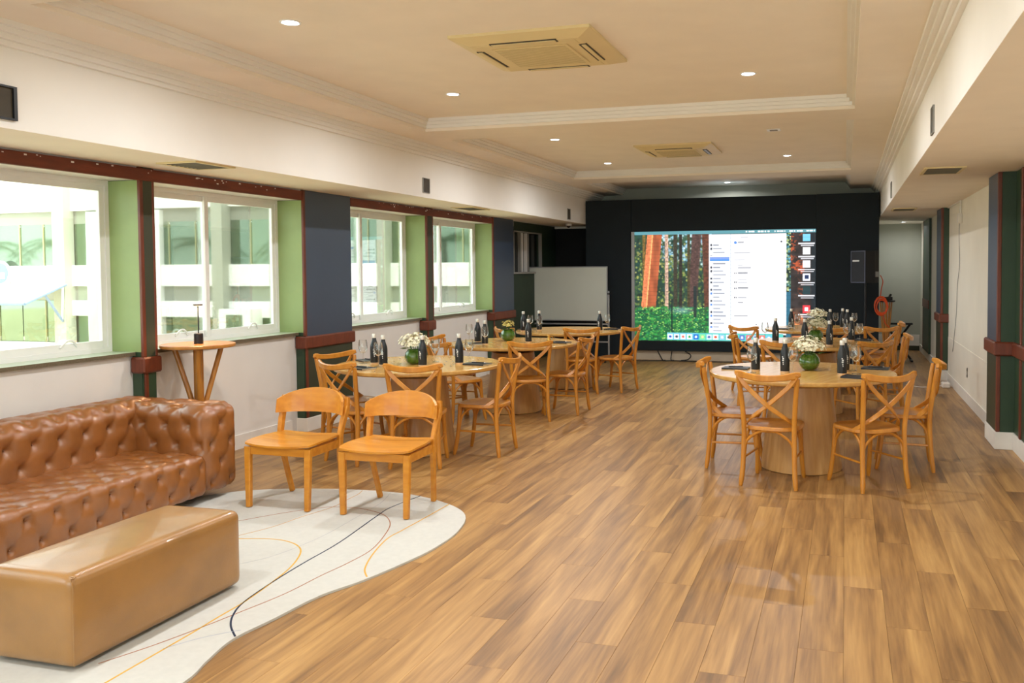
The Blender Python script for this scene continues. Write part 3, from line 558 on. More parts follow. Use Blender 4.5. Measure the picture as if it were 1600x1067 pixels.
# ------------------------------------------------------------------ round tables
def table():
    t = thing('round_table', '', 'table', (0, 0, 0), 0, 'round pedestal tables')
    MB().lathe([(.40, .722), (.70, .724), (.716, .732), (.72, .744), (.718, .757), (.712, .760)], 72).build('table_top', M['table'], t)
    MB().lathe([(.302, 0), (.315, .006), (.236, .655), (.228, .66)], 56).build('pedestal', M['ped'], t); MB().lathe([(.2, .65), (.2, .724)], 40).build('neck', M['dark'], t)
    return t
TB = {'R1': (-.33, 6.98, 'nearest round wooden pedestal table on the screen side of the room'), 'R2': (-.33, 9.72, 'middle round table directly behind the nearest right-hand table'), 'R3': (-.33, 11.95, 'farthest round table in front of the video screen'),
      'L1': (-3.58, 6.8, 'nearest round table on the window side behind the wide-backed chairs'), 'L2': (-3.57, 9.0, 'middle round table on the window side'), 'L3': (-3.55, 11.0, 'farthest round table on the window side in front of the whiteboard')}
tb = table(); first = True
for k, (x, y, lb) in TB.items():
    o = tb if first else copy_tree(tb); first = False; o.location = (x, y, 0); o['label'] = lb; o.rotation_euler = (0, 0, .4*len(lb))
# ------------------------------------------------------------------ cross-back bistro chairs
def bistro():
    t = thing('bistro_chair', '', 'chair', (0, 0, 0), 0, 'cross-back bistro chairs around the tables'); m = M['chair']   # origin between the rear feet, +Y front
    for s in (-1, 1):
        P = crv([(s*.200, -.015, 0), (s*.188, .0, .12), (s*.182, .012, .30), (s*.182, .012, .45), (s*.193, -.008, .62), (s*.212, -.035, .80)], 4)
        MB().tube(P, [.0135, .016]+[.0185]*(len(P)-3)+[.016], 10).build('leg', m, t)
        P = crv([(s*.178, .405, 0), (s*.170, .385, .10), (s*.163, .365, .25), (s*.160, .355, .42)], 4); MB().tube(P, [.0125, .015]+[.0175]*(len(P)-2), 10).build('leg', m, t)
    ol = []
    for k in range(40):
        a = 2*math.pi*k/40; ca, sa = math.cos(a), math.sin(a); e = .62
        x = .205*math.copysign(abs(ca)**e, ca)*(1+.06*sa); y = .195+.205*math.copysign(abs(sa)**e, sa); ol.append((x, y))
    n = len(ol); sc = lambda k: [(x*k, .195+(y-.195)*k) for x, y in ol]; vs = []; fs = []
    for k, z in ((.93, .405), (1, .412), (1, .430), (.97, .4375), (.90, .438), (.78, .431), (.4, .427)): vs += [(x, y, z) for x, y in sc(k)]
    for r in range(6):
        for i in range(n): fs.append((r*n+i, r*n+(i+1) % n, (r+1)*n+(i+1) % n, (r+1)*n+i))
    fs += [tuple(range(n))[::-1], tuple(range(6*n, 7*n))]; MB().add(vs, fs, True).build('seat', m, t)
    P = [Vector((x, -.035-.075*(1-(x/.232)**2), .800+.030*(x/.232)**2)) for x in [(-1+2*i/16)*.232 for i in range(17)]]
    MB().ribbon(P, (0, 0, 1), [.030, .048, .050]+[.046]*11+[.050, .048, .030], .022).build('top_rail', m, t)
    for s in (-1, 1):
        P = crv([(s*.216, -.058, .826), (s*.15, -.056, .735), (0, -.040+.006*s, .60), (-s*.125, .015, .50), (-s*.188, .10, .428)], 5)
        MB().ribbon(P, [Vector((.6*s, 0, 1)) if i < len(P)-5 else Vector((.5*s, .2, 1)) for i in range(len(P))], .034, .011).build('cross_slat', m, t)
        MB().tube(crv([(s*.176, .02, .235), (s*.172, .045, .33), (s*.166, .12, .398), (s*.163, .19, .405), (s*.163, .26, .398), (s*.162, .335, .33), (s*.163, .36, .235)], 3), .0105, 7).build('arch_brace', m, t)
        MB().tube([(s*.18, .012, .205), (s*.165, .368, .205)], .0085, 7).build('stretcher', m, t)
    for y, a in ((.0, .182), (.352, .163)): MB().tube(crv([(-a, y+.012, .235), (-a+.022, y+.012, .33), (-.07, y+.012, .398), (0, y+.012, .404), (.07, y+.012, .398), (a-.022, y+.012, .33), (a, y+.012, .235)], 3), .0105, 7).build('arch_brace', m, t)
    return t
CH = [  # rear-feet midpoint x, y, facing dx, dy, label
 (-.524, 6.245, .137, .99, 'cross-back chair at the nearest right table, back to the camera, left of the two'),
 (.275, 6.37, -.6, .8, 'cross-back chair at the nearest right table, turned left, back to the camera'),
 (-1.04, 6.94, 1, .03, 'cross-back chair seen sideways on the left of the nearest right table'),
 (.648, 7.22, -1, .02, 'cross-back chair seen sideways nearest the right wall'),
 (-.60, 8.92, .08, 1, 'cross-back chair between the nearest and middle right tables, back to camera, left one'),
 (.27, 9.08, -.65, .75, 'cross-back chair between the nearest and middle right tables, right one, turned left'),
 (-1.15, 9.82, 1, .12, 'cross-back chair sideways on the left of the middle right table'),
 (.60, 9.98, -1, .0, 'cross-back chair sideways on the right of the middle right table'),
 (-1.22, 11.08, .5, .86, 'cross-back chair in front of the white window on the video screen'),
 (-.14, 11.14, .0, 1, 'cross-back chair at the near side of the farthest right table, back to camera'),
 (.42, 11.3, -.4, .9, 'cross-back chair at the farthest right table below the orange cord'),
 (.66, 12.2, -1, .1, 'cross-back chair at the far right corner, farthest from the camera'),
 (-3.275, 6.14, -.26, .965, 'cross-back chair directly behind the right wide-backed chair'),
 (-3.945, 6.16, .33, .94, 'cross-back chair directly behind the left wide-backed chair'),
 (-4.38, 6.80, .94, -.3, 'cross-back chair between the blue-sheened pillar and the nearest left table'),
 (-2.80, 6.88, -1, .0, 'cross-back chair sideways on the aisle side of the nearest left table'),
 (-3.12, 8.33, -.40, .92, 'cross-back chair at the middle left table with its back to the camera'),
 (-4.0, 8.12, .55, .83, 'cross-back chair near the wall between the nearest and middle left tables'),
 (-4.36, 8.75, 1, .0, 'cross-back chair tucked by the wall at the middle left table, facing the aisle'),
 (-2.77, 9.03, -1, .03, 'cross-back chair sideways on the aisle side of the middle left table'),
 (-3.18, 10.34, -.35, .94, 'cross-back chair between the middle and farthest left tables'),
 (-4.14, 10.24, .6, .8, 'cross-back chair near the wall at the farthest left table'),
 (-2.68, 10.77, -.95, .3, 'cross-back chair nearest the video screen on the left side, beside the whiteboard leg'),
]
bc = bistro(); first = True
for x, y, dx, dy, lb in CH:
    o = bc if first else copy_tree(bc); first = False; o.location = (x, y, 0); o.rotation_euler = (0, 0, math.atan2(-dx, dy)); o['label'] = lb
# ------------------------------------------------------------------ things on the tables
ZT = .7602
def bottle():
    t = thing('bottle', '', 'bottle', (0, 0, 0), 0, 'black insulated bottles with steel caps')
    MB().lathe([(.0345, .012), (.0355, .02), (.0355, .135), (.034, .155), (.027, .18), (.019, .203), (.0165, .215), (.0165, .222)], 28).build('body', M['bottle'], t); bd = t.children[0]
    MB().lathe([(.0335, 0), (.0345, .002), (.0345, .012)], 28).build('base_ring', M['copper'], t)
    MB().lathe([(.0178, .222), (.0182, .225), (.0182, .252), (.0165, .257)], 24).build('cap', M['steel'], t)
    e = MB()
    for a0, a1, z0, z1 in ((-.22, .02, .118, .128), (-.12, .22, .104, .116), (-.2, .2, .092, .101), (-.05, .12, .074, .086), (.0, .16, .062, .07)):
        vs = []
        for k in range(5):
            a = -math.pi/2+a0+(a1-a0)*k/4; vs += [(.0358*math.cos(a), .0358*math.sin(a), z0), (.0358*math.cos(a), .0358*math.sin(a), z1)]
        e.add(vs, [(2*k, 2*k+2, 2*k+3, 2*k+1) for k in range(4)])
    e.build('emblem', M['white'], bd); return t
def glass():
    t = thing('wine_glass', '', 'wine glass', (0, 0, 0), 0, 'empty stemmed wine glasses')
    MB().lathe([(.034, 0), (.034, .002), (.012, .004), (.004, .008)], 24, cap1=False).build('foot', M['wine'], t); MB().lathe([(.004, .006), (.0035, .05), (.004, .092)], 10).build('stem', M['wine'], t)
    MB().lathe([(.004, .092), (.018, .098), (.032, .113), (.039, .135), (.0395, .15), (.037, .18), (.0335, .208)], 28, cap0=False, cap1=False).build('bowl', M['wine'], t); return t
def notebook():
    t = thing('notebook', '', 'notebook', (0, 0, 0), 0, 'black notebooks laid out on the tables')
    MB().box(-.075, .075, -.105, .105, 0, .002).build('cover', M['cover'], t); MB().box(-.072, .073, -.102, .102, .002, .010).build('pages', M['page'], t); MB().box(-.075, .075, -.105, .105, .010, .012).build('cover', M['cover'], t); MB().box(-.0765, -.0745, -.105, .105, 0, .012).build('spine', M['cover'], t); return t
def pen():
    t = thing('pen', '', 'pen', (0, 0, 0), 0, 'black pens lying on the notebooks'); MB().tube([(-.06, 0, .005), (.055, 0, .005)], .0045, 8).build('barrel', M['blackp'], t); MB().tube([(.055, 0, .005), (.068, 0, .005)], [.004, .001], 8).build('tip', M['steel'], t); MB().box(-.06, -.02, -.0012, .0012, .0095, .011).build('clip', M['steel'], t); return t
def vase():
    t = thing('vase', '', 'vase', (0, 0, 0), 0, 'round green glass vases'); MB().lathe([(.03, 0), (.052, .006), (.075, .03), (.085, .062), (.078, .098), (.06, .122), (.055, .128), (.05, .128), (.055, .12)], 32, cap1=False).build('bowl', M['vase'], t); MB().lathe([(.0, .113), (.054, .113)], 24, cap0=False, cap1=False).build('water', M['leaf'], t); return t
def bouquet(seed, m, R=.12, n=150, h=.06):
    rr = random.Random(seed); t = thing('flower_bouquet', '', 'flowers', (0, 0, 0), 0, 'low bouquets in green vases'); s_ = MB()
    for k in range(14):
        a = rr.random()*6.28; r = R*.6*rr.random(); s_.tube([(.02*math.cos(a), .02*math.sin(a), .0), (r*math.cos(a), r*math.sin(a), .06+.03*rr.random())], .0018, 5)
    s_.build('stems', M['leaf'], t); f = MB(); lf = MB()
    for k in range(n):
        th = rr.random()*6.28; cz = rr.random()*1.15-.15; sz = math.sqrt(max(0, 1-cz*cz)); q = .74+.42*rr.random(); c = Vector((R*sz*math.cos(th), R*sz*math.sin(th), .035+h*1.2*cz))*1.0*q; c.z = .03+(c.z)*1.0
        nrm = Vector((c.x, c.y, (c.z-.03)*1.4+.02)).normalized(); a = nrm.orthogonal().normalized(); b = nrm.cross(a); ps = .011+.006*rr.random(); o0 = rr.random()*6
        for j in range(5):
            g = o0+j*1.2566; d = a*math.cos(g)+b*math.sin(g); e = a*math.cos(g+.5)+b*math.sin(g+.5); e2 = a*math.cos(g-.5)+b*math.sin(g-.5); f.add([c, c+e2*ps*.8+nrm*ps*.35, c+d*ps*1.25+nrm*ps*.5, c+e*ps*.8+nrm*ps*.35], [(0, 1, 2, 3)])
    for k in range(22):
        th = rr.random()*6.28; d = Vector((math.cos(th), math.sin(th), .2)); p = d*R*.55+Vector((0, 0, .01)); s2_ = d.cross(Vector((0, 0, 1)))*.012; lf.add([p, p+d*.03+s2_, p+d*.06+Vector((0, 0, -.01)), p+d*.03-s2_], [(0, 1, 2, 3)])
    f.build('blossoms', m, t, kind='stuff'); lf.build('leaves', M['leaf'], t, kind='stuff'); return t
PR = {}
def put(kind, maker, x, y, lb, rz=0, z=ZT, sc=1):
    if kind not in PR: o = PR[kind] = maker()
    else: o = copy_tree(PR[kind])
    o.location = (x, y, z); o.rotation_euler = (0, 0, rz); o['label'] = lb; o.scale = (sc, sc, sc); return o
TN = {'R1': 'nearest right table', 'R2': 'middle right table', 'R3': 'farthest right table', 'L1': 'nearest left table', 'L2': 'middle left table', 'L3': 'farthest left table'}
ITEMS = {
 'R1': dict(b=[(-.683, 6.93, 'at its left end'), (-.45, 6.87, 'left of the vase'), (-.02, 6.83, 'with emblem, right of the vase'), (.0, 7.05, 'half hidden behind another bottle')], g=[(-.70, 6.80, 'in front of the left bottle'), (-.385, 6.80, 'just left of the vase'), (.084, 6.90, 'right of the emblem bottle'), (.06, 7.12, 'farthest right, behind another glass')], n=[(-.85, 7.04, 1.5, 'at the left rim', 1), (.24, 7.27, 1.4, 'at the far right rim', 1), (.09, 6.66, 1.3, 'nearest the right chair', 0)], v=(-.273, 7.08)),
 'L1': dict(b=[(-3.956, 6.70, 'nearest the pillar'), (-3.80, 6.58, 'second from the left'), (-3.45, 6.62, 'with emblem beside the vase'), (-3.223, 6.86, 'near the aisle')], g=[(-4.056, 6.68, 'farthest left'), (-3.79, 6.48, 'in front of the second bottle'), (-3.50, 6.96, 'behind the emblem bottle'), (-3.17, 6.95, 'nearest the aisle')], n=[(-3.86, 6.33, 1.2, 'at the near left rim', 1), (-4.13, 6.88, .9, 'at the wall-side rim', 1), (-3.04, 6.84, 1.4, 'at the aisle rim', 1)], v=(-3.60, 6.76)),
 'L2': dict(b=[(-3.975, 8.95, 'at its wall side'), (-3.78, 8.70, 'behind the nearer glass'), (-3.40, 9.04, 'right of the vase')], g=[(-4.056, 8.90, 'at its wall side'), (-3.70, 8.52, 'at the near rim')], n=[(-3.03, 9.05, 1.5, 'at the aisle rim', 1), (-3.90, 8.72, .6, 'between the wall-side bottles', 0)], v=(-3.71, 9.2)),
 'L3': dict(b=[(-4.08, 10.66, 'at its left end'), (-3.93, 10.86, 'second from the left'), (-3.10, 10.9, 'at its right end')], g=[(-4.02, 10.76, 'at its left end'), (-3.84, 10.62, 'at the near left'), (-3.06, 11.12, 'at its right end')], n=[(-4.14, 10.96, 1.2, 'at the left rim', 0), (-3.0, 11.2, 1.4, 'at the right rim', 0)], v=None),
 'R2': dict(b=[(-.74, 9.72, 'at its left end'), (-.42, 9.62, 'left of the vase'), (-.155, 9.33, 'at the near rim'), (.07, 10.0, 'at its right side')], g=[(-.86, 9.78, 'at its left rim'), (-.58, 9.92, 'behind the left bottles'), (.02, 9.78, 'right of centre'), (.155, 9.82, 'farthest right')], n=[(.19, 10.08, 1.4, 'at the right rim', 1)], v=(-.31, 9.76)),
 'R3': dict(b=[(-.70, 11.95, 'in front of the screen edge'), (-.19, 11.90, 'right of the vase'), (.03, 11.86, 'at the right'), (-.03, 12.12, 'behind another bottle')], g=[(-.60, 11.60, 'at the left'), (-.12, 12.03, 'right of the vase'), (.12, 12.0, 'farthest right')], n=[(-.78, 11.72, 1.3, 'at the left rim', 0)], v=(-.357, 11.92)),
}
for k, d in ITEMS.items():
    n_ = TN[k]
    for x, y, s in d['b']: put('bottle', bottle, x, y, 'black bottle on the %s, %s' % (n_, s), rz=random.uniform(-.5, .5)+.1, sc=1.02)
    for x, y, s in d['g']: put('glass', glass, x, y, 'wine glass on the %s, %s' % (n_, s))
    for x, y, a, s, p in d['n']:
        put('notebook', notebook, x, y, 'black notebook on the %s %s' % (n_, s), rz=a)
        if p: put('pen', pen, x, y+.01, 'black pen on the notebook of the %s %s' % (n_, s), rz=a-1.45, z=ZT+.0122)
    if d['v']:
        x, y = d['v']; put('vase', vase, x, y, 'round green glass vase on the %s' % n_)
        if k == 'L2': b_ = bouquet(3, M['yblossom'], .06, 60, .04)
        else: b_ = bouquet(11+len(k)+ord(k[0])+int(k[1]), M['blossom'], .118, 190, .068)
        b_.location = (x, y, ZT+.114); b_['label'] = ('small yellowish bouquet on the ' if k == 'L2' else 'white flower bouquet on the ')+n_
sh = thing('shaker', 'small brass shaker at the aisle side of the middle left table', 'shaker', (-3.135, 8.97, ZT)); MB().lathe([(.024, 0), (.026, .01), (.021, .05), (.014, .07), (.017, .078), (.017, .09), (.008, .10)], 20).build('body', M['brass'], sh); MB().tube(crv([(.018, 0, .075), (.045, 0, .07), (.05, 0, .04), (.024, 0, .02)], 5), .003, 6).build('handle', M['brass'], sh)
# ------------------------------------------------------------------ side table and lamp by the window
def side_table(x, y, R, h, label, top_m, rz=.5, col_r=.035, n=3, zmeet=.36):
    t = thing('side_table', label, 'side table', (x, y, 0), rz); MB().lathe([(R-.02, h-.03), (R-.004, h-.025), (R, h-.014), (R-.003, h-.003), (R-.012, h)], 48).build('table_top', top_m, t)
    MB().lathe([(col_r*1.05, .02), (col_r, .3), (col_r, h-.03)], 24).build('column', M['stool'], t); MB().lathe([(R*.62, 0), (R*.62, .014), (R*.58, .02)], 36).build('base', M['stool'], t)
    for k in range(n):
        a = 2*math.pi*k/n+.3; d = Vector((math.cos(a), math.sin(a), 0)); MB().tube([d*col_r*1.1+Vector((0, 0, zmeet)), d*R*.72+Vector((0, 0, h-.03))], col_r*.55, 12).build('strut', M['stool'], t)
    return t
side_table(-4.875, 5.63, .275, 1.012, 'round-topped honey wood bar table with slanting struts behind the sofa', M['stool'], rz=-1.155, n=3, zmeet=.5, col_r=.036)
lp = thing('table_lamp', 'slim dark table lamp with disc head on the bar table', 'lamp', (-4.86, 5.62, 1.0125)); MB().lathe([(.032, 0), (.034, .002), (.034, .078), (.032, .08)], 28).build('base', M['blackp'], lp); MB().tube([(0, 0, .08), (0, 0, .30)], .0045, 8).build('stem', M['blackp'], lp)
MB().lathe([(.012, .295), (.034, .299), (.035, .304), (.034, .307)], 28).build('disc_head', mat('lamp_head', rgb(96, 52, 34), .4, .1), lp); MB().lathe([(.010, .2942), (.030, .2985)], 24, cap1=False).build('diffuser', emit('lamp_glow', (1, .62, .3), 4), lp)
ld = bpy.data.lights.new('lamp_light', 'SPOT'); ld.energy = 11; ld.color = (1, .55, .28); ld.spot_size = 2.5; ld.spot_blend = .6; ld.shadow_soft_size = .03; lo = bpy.data.objects.new('lamp_light', ld); COL.objects.link(lo); lo.parent = lp; lo.location = (0, 0, .285)
# ------------------------------------------------------------------ ceiling lights, cassettes, grilles
lens_m = emit('downlight_lens', (.86, .93, 1), 22)
def downlight(x, y, z, label, lit=True, power=None, seen=True):
    t = thing('downlight', label, 'ceiling light', (x, y, z), 0, 'small round recessed downlights')
    MB().lathe([(.062, 0), (.062, -.004), (.052, -.006), (.046, -.002), (.046, 0)], 28, cap0=False, cap1=False).build('trim_ring', M['alu'], t); MB().lathe([(.0, -.0015), (.0465, -.0015)], 24, cap0=False, cap1=False).build('lens', lens_m if lit else M['greyp'], t)
    if lit:
        d = bpy.data.lights.new('downlight_lamp', 'AREA'); d.shape = 'DISK'; d.size = .09; d.energy = power or LAMP; d.color = (.97, .98, 1); d.spread = 2.9
        o = bpy.data.objects.new('downlight_lamp', d); COL.objects.link(o); o.parent = t; o.location = (0, 0, -.012)
DL = [(-3.13, 4.42, 'downlight in the nearest ceiling coffer, window side, nearest the camera'), (-3.13, 6.60, 'downlight in the nearest coffer, window side, left of the coffer corner'), (-.704, 6.57, 'downlight in the nearest coffer on the right, beyond the large air conditioner'),
      (-3.14, 9.24, 'downlight in the middle coffer, window side, nearer one'), (-3.15, 11.53, 'downlight in the middle coffer, window side, farther one'), (-.729, 11.48, 'downlight in the middle coffer on the right')]
for x, y, lb in DL: downlight(x, y, ZU, lb)
downlight(-1.93, 14.75, ZU, 'downlight above the video wall in the farthest coffer', power=LAMP*.8)
downlight(-.704, 4.42, ZU, 'downlight in the nearest coffer, right of the large air conditioner')
downlight(1.0, 16.5, ZL+.03, 'fill downlight added under the right soffit in the far passage', power=6)  # added lamp, brightens the dark end wall of the passage
for x in (-3.13, -.704):  # unseen lamps added for extra light in the room
    for y in (-.2, 2.1): downlight(x, y, ZU, 'added fill downlight in the unseen coffer above the camera, %s %s' % ('left' if x < -2 else 'right', 'rear' if y < 1 else 'front'))
sq = thing('square_spot', 'small unlit square ceiling spot beside the farther air conditioner', 'ceiling light', (-.73, 9.3, ZU)); MB().box(-.07, .07, -.07, .07, -.008, 0, c=.002).build('plate', M['alu'], sq); MB().box(-.04, .04, -.04, .04, -.010, -.008).build('lens', M['grille'], sq)
for x, y in ((-.95, 9.05), (-.98, 9.75), (-.5, 9.6)):
    pass
def cassette(x, y, label, grey_side=False):
    t = thing('air_conditioner', label, 'air conditioner', (x, y, ZU), 0, 'ceiling cassette air conditioners'); h = .46; L = .05
    o = lambda k, z: [(-k, -k, z), (k, -k, z), (k, k, z), (-k, k, z)]
    vs = o(h, 0)+o(h, -.018)+o(h-.1, -L)+o(h-.13, -L); fs = []
    for r in range(3):
        for i in range(4): fs.append((r*4+i, r*4+(i+1) % 4, r*4+4+(i+1) % 4, r*4+4+i))
    MB().add(vs, [f[::-1] for f in fs]).build('panel', M['ac'], t); k = h-.13
    MB().box(-k, k, -k, k, -L-.002, -L+.02).build('inner_face', M['ac'], t); g = k-.075
    MB().box(-g, g, -g, g, -L-.008, -L-.002, c=.003).build('intake_grille', M['ac'], t)
    gr = MB()
    for i in range(18): gr.box(-g+.02, g-.02, -g+.02+i*(2*g-.04)/18, -g+.026+i*(2*g-.04)/18, -L-.0095, -L-.008)
    gr.build('grille_slats', M['acg'], t)
    for a in range(4):
        R_ = Matrix.Rotation(a*math.pi/2, 3, 'Z'); MB().box(-.22, .22, k-.012, k+.04, -L-.003, -L+.012, rot=R_).build('louvre_slot', M['vent'], t); ls_ = t.children[-1]; MB().box(-.21, .21, k+.005, k+.032, -L-.008, -L-.002, rot=R_).build('louvre_blade', M['grey'] if (grey_side and a == 3) else M['ac'], ls_)
    return t
cassette(-1.925, 5.42, 'large ceiling air conditioner cassette in the nearest coffer'); cassette(-1.95, 10.42, 'smaller-looking air conditioner cassette in the farther coffer', True)
def vent(x0, x1, y0, y1, z, label):
    t = thing('ceiling_vent', label, 'air vent', ((x0+x1)/2, (y0+y1)/2, z), 0, 'slatted air vents in the soffits'); a, b = (x1-x0)/2, (y1-y0)/2
    f = MB(); f.box(-a, a, -b, -b+.025, -.012, 0); f.box(-a, a, b-.025, b, -.012, 0); f.box(-a, -a+.025, -b+.025, b-.025, -.012, 0); f.box(a-.025, a, -b+.025, b-.025, -.012, 0); f.build('frame', M['ac'], t); MB().box(-a+.02, a-.02, -b+.02, b-.02, -.002, -.0005).build('backing', M['vent'], t)
    n = 9
    for i in range(n): y = -b+.04+(2*b-.08)*i/(n-1); MB().box(-a+.025, a-.025, y-.006, y+.006, -.010, -.003).build('slat', M['grille'], t)
vent(-4.76, -4.42, 5.12, 5.54, ZL, 'slatted vent under the window soffit above the second window'); vent(-4.76, -4.45, 9.93, 10.45, ZL, 'slatted vent under the window soffit farther along')
vent(.62, .94, 7.53, 8.05, ZL+.03, 'slatted vent under the right soffit near the camera'); vent(.63, .95, 12.6, 13.12, ZL+.03, 'slatted vent under the right soffit farther along')
for x, y, z0, z1, s, lb in ((XA, 8.53, 2.41, 2.57, 1, 'dark upright slot on the window soffit face, nearer one'), (XA, 13.56, 2.39, 2.567, 1, 'dark upright slot on the window soffit face near the video wall'), (XB, 5.95, 2.43, 2.605, -1, 'upright slot on the right soffit face, nearer one'), (XB, 11.1, 2.42, 2.61, -1, 'upright slot on the right soffit face, farther one')):
    t = thing('wall_slot', lb, 'vent slot', (x, y, (z0+z1)/2), 0, 'upright slots on the soffits'); h = (z1-z0)/2; w_ = .07
    a, b = sorted((0, s*.004)); MB().box(a, b, -w_, w_, -h, h).build('backing', M['vent'], t); f = MB(); a, b = sorted((0, s*.012)); f.box(a, b, -w_-.008, -w_, -h, h); f.box(a, b, w_, w_+.008, -h, h); f.box(a, b, -w_, w_, h-.006, h); f.box(a, b, -w_, w_, -h, -h+.006); f.build('frame', M['greyp'], t)
t = thing('wall_box', 'dark open service box on the window soffit at the left edge', 'service box', (XA, 3.5, 2.497)); MB().box(0, .006, -.2, .2, -.088, .088).build('backing', M['vent'], t); f = MB(); f.box(0, .02, -.21, .21, .082, .092); f.box(0, .02, -.21, .21, -.092, -.082); f.box(0, .02, .19, .21, -.082, .082); f.box(0, .02, -.21, -.19, -.082, .082); f.build('frame', M['blackp'], t)
t = thing('security_camera', 'small white dome security camera under the far end of the soffit', 'camera', (-4.62, 14.3, ZL)); MB().lathe([(.055, 0), (.055, -.03), (.04, -.036)][::-1], 24).build('housing', M['alu'], t); MB().lathe([(.005, -.072), (.025, -.064), (.036, -.045), (.038, -.034)], 24).build('dome', M['blackp'], t)
# ------------------------------------------------------------------ video wall
YS = 14.55
vw = thing('video_wall', 'black video wall with a large lit screen showing a forest desktop', 'video wall', (-1.93, YS, 0)); Q = (1.93, -YS, 0)
B = lambda n, m, *b: MB().box(*b).build(n, m, vw, Q)
B('side_panel', M['black'], XA+.005, -3.565, YS-.03, YS+.5, 0, 2.762); B('side_panel', M['black'], -.455, XB-.02, YS-.03, YS+.5, 0, 2.77); B('header_panel', M['black'], -3.56, -.46, YS-.02, YS+.5, 2.212, 2.766)
B('bottom_panel', M['black'], -3.5, -.46, YS-.01, YS+.3, .163, .333); B('edge_strip', M['grey'], -3.56, -3.505, YS-.015, YS+.3, .163, 2.21); B('base', M['cream'], -3.56, -.46, YS+.05, YS+.4, 0, .163)
# screen picture, generated as colours on a fine grid
GW, GH = 380, 234
def vnoise(sx, sy, seed):
    g = np.random.default_rng(seed).random((int(sy)+3, int(sx)+3)); X = np.linspace(0, sx, GW); Yv = np.linspace(0, sy, GH); xi = X.astype(int); yi = Yv.astype(int); fx = X-xi; fy = Yv-yi; fx = fx*fx*(3-2*fx); fy = fy*fy*(3-2*fy)
    a = g[np.ix_(yi, xi)]; b = g[np.ix_(yi, xi+1)]; c = g[np.ix_(yi+1, xi)]; d = g[np.ix_(yi+1, xi+1)]
    return (a*(1-fx)+b*fx)*(1-fy)[:, None]+(c*(1-fx)+d*fx)*fy[:, None]
U, V = np.meshgrid((np.arange(GW)+.5)/GW, (np.arange(GH)+.5)/GH)       # v from the top
img = np.zeros((GH, GW, 3)); n1 = vnoise(40, 26, 1); n2 = vnoise(120, 80, 2); n3 = vnoise(14, 9, 3); n4 = vnoise(60, 8, 4)
def C(r, g, b): return np.array([r, g, b])/255
def mixc(mask, c): 
    global img
    m_ = np.clip(mask, 0, 1)[..., None]; img = img*(1-m_)+np.asarray(c)*m_
img[:] = C(30, 62, 48); mixc((n2-.35)*1.6, C(74, 110, 62)); mixc((n1*.6+n2*.6-.62)*4, C(140, 156, 80)); mixc(((n1*.5+n2*.7)-.74)*6, C(216, 210, 140))
mixc(((n3*.5+n2*.6+.25*(U > .14)*(U < .6)-V*1.5)-.42)*5, C(150, 206, 240)); mixc(((n3*.4+n2*.8-V*1.6)-.55)*6*(U > .13), C(236, 246, 250)); mixc((.45-np.abs(V-.55)*1.4)*n4*.8, C(22, 50, 52))
rs = np.random.default_rng(5)
def splats(n, fu, fv, cols, r0, r1, al=.85, asp=1.0):
    us, vs_ = fu(rs.random(n)), fv(rs.random(n))
    for u, v in zip(us, vs_):
        r = r0+(r1-r0)*rs.random(); cx, cy = u*GW, v*GH; x0, x1 = int(max(0, cx-r*2)), int(min(GW, cx+r*2+1)); y0, y1 = int(max(0, cy-r*2)), int(min(GH, cy+r*2+1))
        if x1 <= x0 or y1 <= y0: continue
        yy, xx = np.mgrid[y0:y1, x0:x1]; m_ = (np.exp(-(((xx-cx)/r)**2+((yy-cy)*asp/r)**2)**2)*al)[..., None]; c = C(*cols[rs.integers(len(cols))])*(.8+.4*rs.random())
        img[y0:y1, x0:x1] = img[y0:y1, x0:x1]*(1-m_)+np.clip(c, 0, 1)*m_
img[:] = C(34, 58, 50)*(.7+.5*n1[..., None]); mixc(np.clip((.34-V+.25*n3-.12)*5, 0, 1)*(U > .12)*(U < .44), C(170, 214, 240))
splats(900, lambda t: t*.44, lambda t: t**1.3*.7, [(36, 66, 50), (28, 58, 56), (52, 84, 52), (66, 96, 52), (40, 74, 60)], 2, 5)
splats(500, lambda t: t*.44, lambda t: .1+t*.6, [(120, 140, 66), (170, 168, 84), (98, 124, 58), (206, 190, 110)], 1.2, 3, .7)
splats(120, lambda t: .13+t*.3, lambda t: t**2*.35, [(190, 224, 246), (236, 246, 252), (150, 200, 236)], 1.5, 3.5, .8)
for uc, wd, c, dr in ((.41, .018, C(96, 58, 44), .02), (.345, .024, C(84, 62, 58), -.04), (.265, .008, C(44, 40, 36), .0), (.185, .009, C(196, 160, 140), .0), (.235, .01, C(60, 56, 44), .0), (.31, .007, C(70, 62, 40), .0), (.055, .008, C(120, 96, 50), 0)):
    d = np.abs(U-(uc+dr*(V-.3)))/wd; mixc((1.25-d)*3*(V < .70+.05*n1), c*(.75+.5*n2[..., None]))
uc = .118-.055*V; d = (U-uc)/.042; tr = (np.abs(d) < 1)*(V < .7); mixc(tr*1.0, C(176, 92, 58)*(.8+.35*n4[..., None])); mixc(tr*(d < -.25)*1.0, C(226, 128, 84)*(.85+.3*n2[..., None])); mixc(tr*(np.abs(d+.28) < .08)*.9, C(255, 190, 120))
fl = np.clip((V-.66-.05*n3)*14, 0, 1)*(U < .44); mixc(fl, C(30, 92, 52)); mixc(fl*np.clip((.5-n1)*2, 0, .7), C(14, 62, 50))
splats(900, lambda t: t*.44, lambda t: .69+t*.31, [(34, 120, 60), (50, 146, 62), (24, 96, 60), (70, 160, 70), (20, 110, 76)], 1.5, 4, .8, 1.6)
splats(420, lambda t: t*.40, lambda t: .69+t**1.2*.29, [(150, 200, 90), (110, 180, 80), (196, 226, 120), (90, 170, 90)], .9, 2.2, .8, 1.4)
